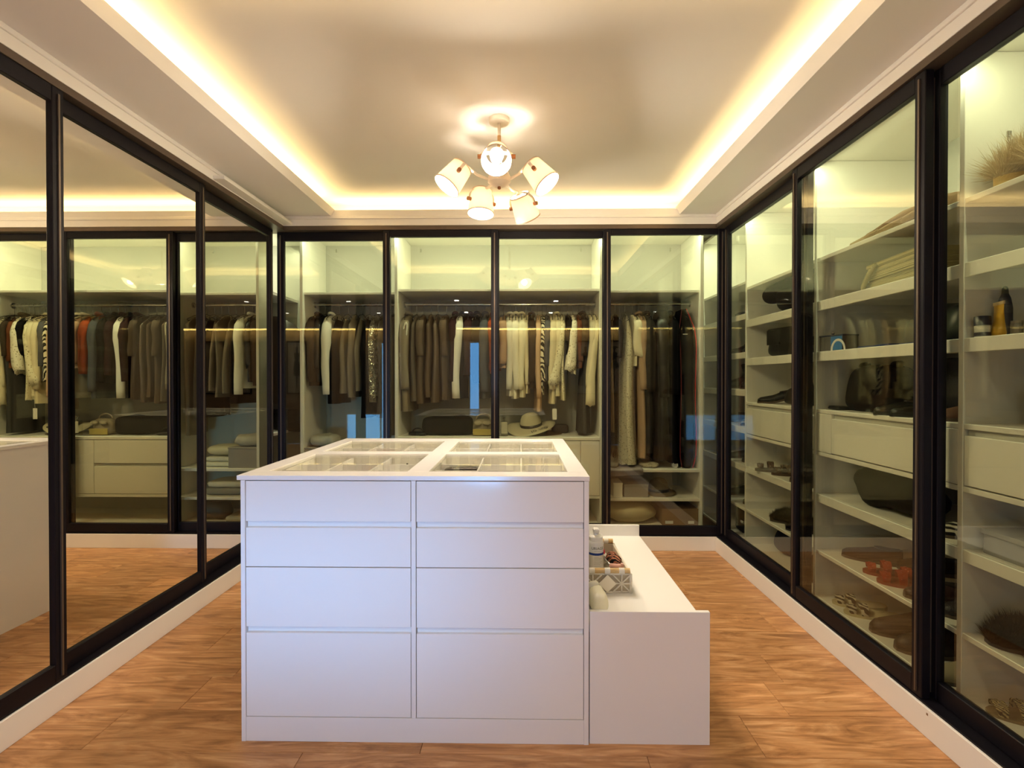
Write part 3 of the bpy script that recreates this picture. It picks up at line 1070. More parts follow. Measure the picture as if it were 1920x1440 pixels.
for az, c, d in SH:
    c, d = Vector(c), Vector(d).normalized()
    hub = Vector((HX, HY, 2.30))
    out = Vector((math.cos(az), math.sin(az), 0))
    side = d.cross(Vector((0, 0, 1)))
    side = side.normalized() if side.length > 0.3 else Vector((-out.y, out.x, 0))
    back = c - d * (SL / 2 + 0.018)
    bm = bmesh.new()
    k0 = hub + out * 0.05
    mid_ = (k0 + back) / 2 + Vector((0, 0, -0.012))
    tube(bm, [k0, mid_, back - out * 0.004], 0.0075, 10)
    arm = obj('arm', bm, LAMPM, ch, smooth=True, sharp=40)
    # yoke: flat band from knob to knob round the narrow end
    bm = bmesh.new()
    rr = 0.079
    pts = []
    for k in range(15):
        a = -PI / 2 + PI * k / 14
        pts.append(c - d * 0.005 + side * rr * math.sin(a) - d * (SL / 2 + 0.010) * (abs(math.cos(a)) ** 0.7))
    rings = []
    nrm = side.cross(d).normalized()
    for i, p in enumerate(pts):
        tg = (pts[min(i + 1, 14)] - pts[max(i - 1, 0)]).normalized()
        wv = tg.cross(nrm).normalized()
        rings.append([p + nrm * 0.008 + wv * 0.0016, p + nrm * 0.008 - wv * 0.0016, p - nrm * 0.008 - wv * 0.0016, p - nrm * 0.008 + wv * 0.0016])
    loft(bm, rings)
    yk = obj('yoke', bm, LAMPM, arm)
    for s in (-1, 1):
        bm = bmesh.new()
        tube(bm, [c - d * 0.005 + side * s * 0.070, c - d * 0.005 + side * s * 0.090], 0.0105, 14)
        obj('wooden_knob', bm, WOODK, arm, smooth=True, sharp=40)
    M = place(c, d)
    bm = bmesh.new()
    lathe(bm, [(R0, -SL / 2), (R1, SL / 2), (R1 - 0.0012, SL / 2), (R0 - 0.0012, -SL / 2), (R0, -SL / 2)], 40, M)
    sh = obj('lampshade', bm, SHADE, ch, smooth=True, sharp=50)
    for rr_, z in ((R0 + 0.0004, -SL / 2), (R1 + 0.0004, SL / 2)):
        bm = bmesh.new()
        lathe(bm, [(rr_, z - 0.003), (rr_ + 0.001, z - 0.003), (rr_ + 0.001, z + 0.003), (rr_ - 0.002, z + 0.003), (rr_ - 0.002, z - 0.003), (rr_, z - 0.003)], 40, M)
        obj('shade_ring', bm, plain('shade_edge', (0.62, 0.48, 0.36), 0.7), sh)
    for k in range(3):
        a = 2 * PI * k / 3 + PI / 2
        bm = bmesh.new()
        tube(bm, [M @ Vector((0.016 * math.cos(a), 0.016 * math.sin(a), -SL / 2 + 0.012)), M @ Vector(((R0 - 0.001) * math.cos(a), (R0 - 0.001) * math.sin(a), -SL / 2 + 0.006))], 0.0017, 6)
        obj('spider_spoke', bm, LAMPM, sh)
    bm = bmesh.new()
    lathe(bm, [(0.004, -SL / 2 - 0.012), (0.018, -SL / 2 - 0.008), (0.020, -0.056), (0.035, -0.046), (0.034, -0.038), (0.014, -0.028)], 16, M, True, True)  # socket widened into a flare that holds bulb light off the ceiling
    obj('socket', bm, LAMPM, sh, smooth=True, sharp=40)
    bm = bmesh.new()
    lathe(bm, [(0.012, -0.030), (0.016, -0.016), (0.027, 0.006), (0.029, 0.020), (0.023, 0.037), (0.010, 0.046), (0.001, 0.047)], 20, M, True, True)
    obj('bulb', bm, BULB, sh, smooth=True)
    lamp('bulb_light', c + d * (0.034 if d.y < -0.5 else 0.049), 11.0, (1.0, 0.85, 0.66), 0.025)


# ================================================================== HANGING CLOTHES
ROD_Y, ROD_Z = 4.315, 1.875
hang_bm = bmesh.new()
pts = [(0, 0.013 * math.cos(a), 0.002 + 0.016 * math.sin(a)) for a in [R(-30 + 26 * k) for k in range(9)]] + [(0, -0.004, -0.02), (0, 0, -0.05), (0, 0, -0.078)]
tube(hang_bm, pts, 0.0017, 6)
bar_bm = bmesh.new()
tube(bar_bm, [(0, 0, -0.076), (0, 0.09, -0.095), (0, 0.175, -0.128), (0, 0.185, -0.136), (0, 0.17, -0.140), (0, 0, -0.140), (0, -0.17, -0.140), (0, -0.185, -0.136), (0, -0.175, -0.128), (0, -0.09, -0.095), (0, 0, -0.076)], 0.0028, 6)
HANG = thing('clothes_hanger', 'thin clothes hanger hooked over the hanging rail, hidden inside its garment', 'hanger', (0, 0, 0), 0, 'clothes hangers on the rails')
obj('hook', hang_bm, STEEL, HANG, False, True)
obj('shoulder_bar', bar_bm, BLACKM, HANG, False)
_first = [True]


def hanger(x, rz, y=ROD_Y):
    if _first[0]:
        _first[0] = False
        HANG.location = (x, y, ROD_Z)
        HANG.rotation_euler = (0, 0, rz)
        return HANG
    return dup(HANG, None, (x, y, ROD_Z), rz)


def garment(name, label, cat, x, col, hem, th=0.055, w=0.185, hw=None, kind='plain', sleeves=None, strap=False, collar=None, scallop=0.0, puffer=0.0, seed=0, rz=0.0, slant=0.0, group=None, sleeve_kind=None, sleeve_col=None, y=ROD_Y, film=None, flare=0.0, belly=0.0):
    rnd = random.Random(seed * 13 + 5)
    L = ROD_Z - hem
    hw = hw or w
    mat = fabric(col, kind)
    t = thing(name, label, cat, (x, y, ROD_Z), rz, group)
    hanger(x, rz, y)
    NS, NZ = 26, 18
    ph = [rnd.uniform(0, 6.28) for _ in range(5)]
    rings = []
    ztop = -0.128 if strap else -0.090

    def ring(z, grow=0.0, wave=1.0, zoff=None):
        f = (ztop - z) / (L + ztop)
        f = max(0.0, min(1.0, f))
        s = min(1.0, (ztop - z) / 0.085)
        if strap:
            a = 0.085 + (w - 0.085) * min(1, (ztop - z) / 0.25) ** 0.7
        else:
            a = 0.045 + (w - 0.045) * s ** 0.8
        a = a + (hw - w) * f ** 1.2
        b = (0.014 + (th * 0.5 - 0.014) * min(1.0, (ztop - z) / 0.12)) * (0.86 + 0.24 * f + flare * f + belly * math.sin(PI * f))
        if puffer:
            b += puffer * abs(math.sin((ztop - z) * PI / 0.115))
        out = []
        for k in range(NS):
            q = 2 * PI * k / NS
            cx_ = math.copysign(abs(math.sin(q)) ** 0.8, math.sin(q))
            cy_ = math.copysign(abs(math.cos(q)) ** 0.8, math.cos(q))
            fold = (0.30 * math.sin(5 * q + ph[0] + 2.0 * f) + 0.22 * math.sin(9 * q + ph[1] - 1.5 * f)) * f ** 0.7 * wave
            px = cx_ * (b + grow) * (1 + fold) + slant * f + 0.006 * math.sin(6 * f + ph[2])
            py = cy_ * (a + grow) * (1 + 0.035 * math.sin(7 * q + ph[3] + 3 * f) * f)
            pz = z
            if zoff:
                pz += zoff * abs(math.sin(7 * q + ph[4]))
            out.append(Vector((px, py, pz)))
        return out
    bm = bmesh.new()
    for i in range(NZ + 1):
        u = i / NZ
        z = ztop - (L + ztop) * (u ** 1.35)
        rings.append(ring(z, 0, 1.0, scallop if i == NZ else (scallop * 0.3 if i == NZ - 1 else None)))
    loft(bm, rings, True, False)
    body = obj('body', bm, mat, t, False, True)
    if strap:
        bm = bmesh.new()
        for s in (-1, 1):
            tube(bm, [(0, s * 0.075, ztop - 0.015), (0.004, s * 0.07, -0.105), (-0.004, s * 0.065, ztop - 0.012)], 0.004, 6)
        obj('strap', bm, mat, body, False)
    if collar:
        bm = bmesh.new()
        cp = [Vector((0.020 * math.sin(2 * PI * k / 12), 0.052 * math.cos(2 * PI * k / 12), -0.083 + 0.012 * math.cos(2 * PI * k / 12 + PI))) for k in range(13)]
        tube(bm, cp, collar, 8, 1.0)
        obj('collar', bm, mat, body, False, True)
    if sleeves:
        sl, r0, r1 = sleeves[:3]
        dx = sleeves[3] if len(sleeves) > 3 else 0.0
        smat = fabric(sleeve_col or col, sleeve_kind or kind)
        for s in (-1, 1):
            bm = bmesh.new()
            NZs = 11
            srings = []
            for i in range(NZs + 1):
                u = i / NZs
                z = -0.122 - sl * u
                yy = s * (w * 0.80 + 0.045 * min(1, u * 4) - 0.012 * u)
                xx = slant * u + dx * u + 0.006 * math.sin(5 * u + ph[1] + s)
                r = r0 + (r1 - r0) * u
                if i == 0:
                    r *= 0.55
                srings.append([Vector((xx + r * 0.85 * math.sin(2 * PI * k / 12) * (1 + 0.12 * math.sin(3 * 2 * PI * k / 12 + 9 * u)), yy + r * 0.8 * math.cos(2 * PI * k / 12), z + 0.014 * math.cos(2 * PI * k / 12 * 3) * (scallop > 0 and i == NZs) - s * 0.015 * math.cos(2 * PI * k / 12) * (i == 0))) for k in range(12)])
            loft(bm, srings, True, True)
            obj('sleeve', bm, smat, t, False, True)
    if film:
        bm = bmesh.new()
        fr = []
        for i in range(13):
            u = i / 12
            z = -0.07 - (L - 0.07) * film * u
            fr.append([p + Vector((0, 0, 0)) for p in ring(min(z, ztop - 0.001), 0.014 + 0.01 * rnd.random(), 1.4)])
            for p in fr[-1]:
                p.z = z
        loft(bm, fr, False, False)
        obj('plastic_cover', bm, FILM, t, False, True)
    return t


TAUPE_C = (0.150, 0.118, 0.090)
DARK = (0.005, 0.004, 0.005)
BROWN = (0.045, 0.027, 0.018)
CREAM = (0.91, 0.82, 0.58)
WHITE = (0.92, 0.89, 0.80)
PEACH = (0.66, 0.44, 0.28)
MAROON = (0.030, 0.010, 0.013)

# left unit
garment('jacket', 'dark brown short jacket with pale trim, first from the left on the left rail', 'jacket', -1.640, BROWN, 1.22, 0.055, 0.19, sleeves=(0.50, 0.042, 0.03), collar=0.012, seed=1)
garment('blouse', 'black velvet blouse between the brown jacket and the white jacket', 'blouse', -1.588, DARK, 1.25, 0.04, 0.17, kind='satin', sleeves=(0.40, 0.03, 0.03), seed=2)
garment('jacket', 'ivory tailored jacket with long sleeves on the left rail', 'jacket', -1.535, WHITE, 1.20, 0.065, 0.185, sleeves=(0.60, 0.045, 0.04), collar=0.012, seed=3, rz=0.12)
garment('dress', 'black sleeveless dress beside the ivory jacket', 'dress', -1.470, DARK, 1.08, 0.085, 0.205, strap=True, seed=4)
garment('dress', 'sheer taupe dress with gold clasp beside the black sleeveless dress', 'dress', -1.398, (0.21, 0.175, 0.135), 1.16, 0.06, 0.185, strap=True, seed=5)
garment('dress', 'sheer taupe dress, middle one of three on the left rail', 'dress', -1.338, (0.20, 0.165, 0.13), 1.13, 0.06, 0.185, seed=6)
garment('dress', 'sheer taupe dress touching the long black gown', 'dress', -1.282, (0.22, 0.18, 0.14), 1.18, 0.055, 0.18, strap=True, seed=7)
garment('dress', 'long black gown between the taupe dresses and the sequin dress', 'dress', -1.222, DARK, 0.97, 0.07, 0.205, strap=True, seed=8)
garment('dress', 'silver sequin dress glittering on the left rail', 'dress', -1.160, (0.73, 0.67, 0.54), 1.14, 0.055, 0.18, kind='sequin', strap=True, sleeves=(0.66, 0.022, 0.03), seed=9)
garment('dress', 'long taupe evening dress right of the sequin dress', 'dress', -1.098, TAUPE_C, 0.97, 0.06, 0.19, seed=10)
garment('dress', 'longest taupe dress, last on the left rail', 'dress', -1.030, TAUPE_C, 0.83, 0.07, 0.195, seed=11)

# middle unit, left half
garment('coat', 'pale taupe belted coat, first on the middle rail', 'coat', -0.905, (0.25, 0.21, 0.16), 1.02, 0.075, 0.19, sleeves=(0.56, 0.045, 0.04), collar=0.014, seed=12)
bm = bmesh.new()
lp = [Vector((0.010 * math.cos(a) + 0.012 * (1 if math.sin(a) > 0 else -1) * abs(math.sin(a)), 0.0, -0.125 - 0.125 * math.sin(a))) for a in [2 * PI * k / 22 for k in range(23)]]
lp = [Vector((0.016 * math.cos(a) + 0.020 * math.sin(a), 0.0, -0.125 + 0.135 * math.sin(a))) for a in [2 * PI * k / 24 for k in range(25)]]
tube(bm, lp, 0.0062, 7)
solo('belt', bm, fabric((0.80, 0.77, 0.68), 'satin'), 'narrow white belt hanging as a long loop at the front of the pale taupe coat', 'belt', (-0.905, 4.105, 1.70), 0, smooth=True)
names = ['left of the middle rail', 'second from the left', 'third from the left', 'fourth from the left', 'last before the dark tops']
for k, (x, hem, c) in enumerate(((-0.842, 1.10, (0.135, 0.112, 0.092)), (-0.785, 1.08, (0.135, 0.100, 0.075)), (-0.726, 1.13, (0.13, 0.092, 0.068)), (-0.668, 1.09, (0.145, 0.105, 0.078)), (-0.600, 1.11, (0.115, 0.082, 0.060)))):
    garment('dress', 'brown-taupe long dress in the taupe run, %s' % names[k], 'dress', x, c, hem, 0.062 if k < 4 else 0.085, 0.19, kind='satin' if k == 3 else 'plain', sleeves=(0.3, 0.034, 0.03) if k in (1, 4) else None, seed=20 + k, group='brown and taupe dresses on the middle rail')
garment('jacket', 'dark aubergine jacket right of the taupe dresses', 'jacket', -0.525, MAROON, 1.26, 0.06, 0.185, sleeves=(0.5, 0.04, 0.03), collar=0.013, seed=30)
garment('track_jacket', 'black sports jacket with white sleeves hanging in the middle wardrobe', 'jacket', -0.468, (0.02, 0.02, 0.022), 1.12, 0.05, 0.185, sleeves=(0.63, 0.044, 0.034, -0.02), sleeve_col=(0.80, 0.79, 0.74), collar=0.012, seed=31, rz=-0.1)
garment('jacket', 'black-red velvet jacket right of the white-sleeved sports jacket', 'jacket', -0.410, MAROON, 1.30, 0.055, 0.185, sleeves=(0.45, 0.04, 0.03), collar=0.014, seed=32)
garment('jacket', 'near-black padded jacket, second right of the white-sleeved sports jacket', 'jacket', -0.352, DARK, 1.24, 0.06, 0.19, sleeves=(0.5, 0.04, 0.034), collar=0.015, seed=33)
garment('coat', 'slate blue-grey coat left of the centre door frame', 'coat', -0.286, (0.085, 0.09, 0.105), 1.12, 0.065, 0.19, sleeves=(0.58, 0.045, 0.036), collar=0.014, seed=34)
garment('puffer_jacket', 'orange-red puffer jacket behind the centre door frame', 'jacket', -0.214, (0.42, 0.075, 0.025), 1.34, 0.075, 0.19, puffer=0.010, sleeves=(0.44, 0.045, 0.036), collar=0.016, seed=35)
# middle unit, right half
garment('top', 'dusty peach top, first right of the centre door frame', 'top', -0.138, (0.46, 0.29, 0.19), 1.36, 0.055, 0.18, sleeves=(0.36, 0.036, 0.034), seed=40)
for k, (x, c, hem) in enumerate(((-0.086, (0.80, 0.75, 0.64), 1.14), (-0.040, (0.89, 0.84, 0.70), 1.12), (0.006, (0.87, 0.81, 0.62), 1.13))):
    garment('shirt', 'white long-sleeved shirt, %s of three right of the peach top' % ('first', 'second', 'third')[k], 'shirt', x, c, hem, 0.044, 0.185, sleeves=(0.56, 0.038, 0.026), collar=0.011, seed=41 + k, group='white shirts on the middle rail')
garment('shirt', 'thin cream cardigan touching the dark brown jacket', 'shirt', 0.043, (0.77, 0.68, 0.47), 1.16, 0.03, 0.18, sleeves=(0.52, 0.026, 0.02), seed=44)
garment('jacket', 'dark brown jacket left of the long peach dress', 'jacket', 0.086, BROWN, 1.20, 0.05, 0.185, sleeves=(0.5, 0.038, 0.03), collar=0.012, seed=45)
garment('dress', 'long peach silk dress left of the zebra print blouse', 'dress', 0.135, PEACH, 1.02, 0.042, 0.185, kind='satin', sleeves=(0.62, 0.026, 0.024), seed=46)
garment('blouse', 'zebra striped blouse between the peach dress and the grey top', 'blouse', 0.172, (0.88, 0.80, 0.61), 1.15, 0.03, 0.18, kind='zebra', sleeves=(0.5, 0.02, 0.018), seed=47)
garment('top', 'slate grey top right of the zebra striped blouse', 'top', 0.206, (0.12, 0.115, 0.125), 1.26, 0.034, 0.18, sleeves=(0.38, 0.03, 0.026), seed=48)
garment('shirt', 'long cream tunic right of the slate grey top', 'shirt', 0.246, (0.80, 0.70, 0.48), 1.08, 0.045, 0.185, sleeves=(0.56, 0.036, 0.03), seed=49)
garment('shirt', 'ivory linen shirt, second of the cream pair', 'shirt', 0.288, (0.82, 0.74, 0.53), 1.14, 0.042, 0.18, sleeves=(0.5, 0.034, 0.03), collar=0.010, seed=50)
garment('blouse', 'cream crochet blouse with a flared slanting sleeve', 'blouse', 0.330, (0.84, 0.77, 0.56), 1.10, 0.04, 0.185, kind='lace', sleeves=(0.52, 0.020, 0.052, -0.075), scallop=0.012, seed=51)
garment('top', 'black top with rust shoulders between the crochet and lace blouses', 'top', 0.376, DARK, 1.34, 0.04, 0.18, sleeves=(0.32, 0.03, 0.026), seed=52)
garment('blouse', 'white eyelet lace blouse with a wide scalloped sleeve', 'blouse', 0.420, (0.87, 0.82, 0.68), 1.30, 0.04, 0.185, kind='lace', sleeves=(0.41, 0.030, 0.052, -0.045), scallop=0.022, seed=53)
garment('top', 'rust brown top hanging right of the white lace sleeve', 'top', 0.458, (0.16, 0.055, 0.025), 1.36, 0.034, 0.18, sleeves=(0.34, 0.026, 0.022), seed=54)
garment('cardigan', 'chocolate brown knitted cardigan on a broad padded hanger', 'cardigan', 0.492, (0.050, 0.032, 0.022), 1.45, 0.035, 0.19, sleeves=(0.3, 0.03, 0.028), collar=0.016, seed=55)
garment('dress', 'long charcoal dress whose hem nearly touches the counter', 'dress', 0.524, (0.075, 0.072, 0.070), 0.845, 0.05, 0.16, strap=True, flare=0.5, slant=-0.03, seed=56)
garment('blouse', 'cream blouse in a clear plastic cover near the right end of the middle rail', 'blouse', 0.556, (0.80, 0.73, 0.54), 1.16, 0.036, 0.18, sleeves=(0.54, 0.032, 0.026), film=0.55, seed=57, slant=-0.03)
garment('dress', 'cream dress with deep lace cuffs, last on the middle rail', 'dress', 0.588, (0.84, 0.76, 0.54), 1.06, 0.036, 0.18, sleeves=(0.68, 0.026, 0.045, -0.03), scallop=0.015, seed=58, slant=-0.03)
# right unit
garment('blouse', 'black sequinned blouse, first on the right rail', 'blouse', 0.665, DARK, 1.40, 0.05, 0.18, sleeves=(0.32, 0.03, 0.03), seed=60)
garment('dress', 'slim tan silk slip dress, second on the right rail', 'dress', 0.716, (0.36, 0.24, 0.14), 0.86, 0.03, 0.16, kind='satin', strap=True, seed=61)
garment('jacket', 'black bolero behind the lace gown on the right rail', 'jacket', 0.760, DARK, 1.44, 0.05, 0.18, sleeves=(0.3, 0.03, 0.03), seed=62)
garment('gown', 'long ivory lace gown in clear plastic on the right rail', 'dress', 0.838, (0.77, 0.70, 0.54), 0.60, 0.085, 0.175, hw=0.21, kind='lace', strap=True, scallop=0.02, film=0.98, flare=0.5, seed=63)
garment('blouse', 'cream ruffled blouse beside the lace gown', 'blouse', 0.898, (0.82, 0.74, 0.55), 1.36, 0.035, 0.18, sleeves=(0.30, 0.034, 0.05, 0.02), scallop=0.02, seed=64)
garment('coat', 'long tan suede coat with a pale lining beside the lace gown', 'coat', 0.944, (0.46, 0.31, 0.20), 0.66, 0.055, 0.185, sleeves=(0.56, 0.038, 0.03), collar=0.012, seed=65)
garment('coat', 'dark taupe wool coat between the tan coat and the black puffer', 'coat', 1.004, (0.030, 0.025, 0.021), 0.70, 0.06, 0.19, sleeves=(0.58, 0.045, 0.036), collar=0.014, seed=66)
t = garment('puffer_coat', 'long black quilted puffer coat with a hood on the right rail', 'coat', 1.095, (0.008, 0.007, 0.008), 0.64, 0.105, 0.195, kind='satin', puffer=0.012, sleeves=(0.62, 0.056, 0.046), seed=67)
bm = bmesh.new()
superblob(bm, 0.02, -0.06, -0.20, 0.12, 0.22, 0.15, 2.2, 0.02, 9, 4, flat_bottom=False)
obj('hood', bm, fabric((0.055, 0.050, 0.048), 'plain'), t, False, True)
garment('coat', 'long plain black coat between the puffer and the garment bag', 'coat', 1.188, (0.005, 0.005, 0.007), 0.62, 0.06, 0.19, sleeves=(0.6, 0.045, 0.04), collar=0.014, seed=68)
# garment bag with red piping
t = thing('garment_bag', 'black garment bag edged with red piping, last on the right rail', 'bag', (1.285, ROD_Y, ROD_Z))
hanger(1.285, 0.0)
bm = bmesh.new()
rings = []
edge = []
for i in range(16):
    u = i / 15
    z = -0.05 - 1.235 * u
    a = 0.215 * min(1, (0.25 + 3.2 * u)) ** 0.6 * (1 - 0.10 * max(0, u - 0.9) / 0.1)
    b = 0.060 * min(1, 0.3 + 5 * u) * (1 - 0.3 * max(0, u - 0.92) / 0.08)
    rings.append([Vector((b * math.copysign(abs(math.sin(q)) ** 0.6, math.sin(q)) + 0.004 * math.sin(9 * u + 3 * q), a * math.copysign(abs(math.cos(q)) ** 0.6, math.cos(q)), z)) for q in [2 * PI * k / 24 for k in range(24)]])
    edge.append(Vector((b * 0.96 + 0.004 * math.sin(9 * u), -a * 0.93 - 0.003, z)))
loft(bm, rings)
g = obj('bag_shell', bm, fabric((0.006, 0.005, 0.008)), t, False, True)
bm = bmesh.new()
tube(bm, [Vector((0, -0.03, -0.049))] + edge, 0.0035, 6)
obj('red_piping', bm, fabric((0.62, 0.025, 0.03), 'satin'), g, False, True)
bm = bmesh.new()
tube(bm, [Vector((-p.x, p.y, p.z)) for p in edge], 0.003, 6)
obj('side_piping', bm, fabric((0.16, 0.015, 0.02), 'satin'), g, False, True)
obj('logo_tag', box(-0.045, -0.214, -0.262, -0.01, -0.2105, -0.256), PAPER, g, False)
# coats in the dark corner wardrobe, hung along the left wall
t = thing('coat', 'dark brown coat with round shoulders in the left corner wardrobe', 'coat', (-2.02, 4.30, 1.80), R(90))
bm = bmesh.new()
rings = []
for i in range(14):
    u = i / 13
    a = 0.23 * min(1, 0.18 + 7 * u) ** 0.75
    b = 0.05 * min(1, 0.4 + 4 * u)
    rings.append([Vector((b * math.sin(q) * (1 + 0.2 * math.sin(5 * q) * u), a * math.cos(q), -0.02 - 0.75 * u)) for q in [2 * PI * k / 20 for k in range(20)]])
loft(bm, rings)
obj('body', bm, fabric((0.032, 0.020, 0.014), 'satin'), t, False, True)
t = thing('coat', 'black coat in a shiny plastic cover low in the left corner wardrobe', 'coat', (-1.90, 4.42, 1.42), R(80))
bm = bmesh.new()
rings = []
for i in range(14):
    u = i / 13
    a = 0.20 * min(1, 0.2 + 6 * u) ** 0.75
    b = 0.05 * min(1, 0.4 + 4 * u)
    rings.append([Vector((b * math.sin(q) * (1 + 0.2 * math.sin(5 * q) * u), a * math.cos(q), -0.02 - 0.56 * u)) for q in [2 * PI * k / 20 for k in range(20)]])
loft(bm, rings)
obj('body', bm, fabric(DARK), t, False, True)
bm = bmesh.new()
rings = []
for i in range(14):
    u = i / 13
    a = 0.215 * min(1, 0.2 + 6 * u) ** 0.75
    b = 0.062 * min(1, 0.4 + 4 * u)
    rings.append([Vector((b * math.sin(q) * (1 + 0.3 * math.sin(7 * q + 4 * u)), a * math.cos(q), 0.02 - 0.86 * u)) for q in [2 * PI * k / 24 for k in range(24)]])
loft(bm, rings, False, False)
obj('plastic_cover', bm, FILM, t, False, True)


# ================================================================== BAGS, SHOES AND SMALL THINGS ON THE SHELVES
BLACKL = (0.004, 0.004, 0.005)


def handbag(name, label, loc, rz, w, d, h, col, kind='leather', taper=0.8, handle=0.0, flap=True, clasp=None, amp=0.006, seed=1, e=4.0, cat='bag', lean=0.0):
    """local x is depth (front at -x), y is width"""
    t = thing(name, label, cat, loc, rz)
    bm = bmesh.new()

    def shp(x, y, z):
        k = 1 - (1 - taper) * (z + 1) / 2
        return (x * k + lean * (z + 1) / 2, y * (1 - (1 - taper) * 0.6 * (z + 1) / 2), z)
    superblob(bm, 0, 0, 0, d, w, h, e, amp, 9, seed, 24, 14, True, shp)
    b = obj('body', bm, fabric(col, kind), t, False, True)
    if flap:
        bm = bmesh.new()
        rings = []
        for i in range(9):
            u = i / 8
            xx = -d * 0.5 * taper - 0.006 + (0.0 if u < 0.7 else (u - 0.7) / 0.3 * d * 0.55)
            zz = h * (0.45 + 0.55 * min(1, u / 0.7)) + (0.008 if u > 0.6 else 0)
            rings.append([Vector((xx + lean * d * 0.4 * zz / h + 0.004 * k_, s * w * 0.44 * (0.92 + 0.08 * u), zz + 0.002 * k_)) for s, k_ in ((-1, 0), (1, 0), (1, 1), (-1, 1))])
        loft(bm, rings)
        obj('flap', bm, fabric([c * 1.25 for c in col], kind), t, False, True, 50)
    if handle:
        bm = bmesh.new()
        tube(bm, [(0.0 + lean * d * 0.4, 0.30 * w * math.cos(a), h * 0.94 + handle * math.sin(a)) for a in [PI * k / 14 for k in range(15)]], 0.006, 7)
        obj('handle', bm, fabric([c * 1.1 for c in col], 'leather'), t, False, True)
    if clasp:
        obj('clasp', box(-d * 0.5 * taper - 0.014, -0.016, h * 0.45, -d * 0.5 * taper - 0.004, 0.016, h * 0.53, 0.002), clasp, t, False)
    return t


def halfw(s, W):
    """foot outline: s=0 heel, 1 toe"""
    return W * (0.34 + 0.10 * math.sin(PI * min(1, s * 1.1)) + 0.16 * s - 0.16 * max(0, s - 0.72) / 0.28) * (min(1, s / 0.08) ** 0.45) * (min(1, (1.0001 - s) / 0.10) ** 0.5)


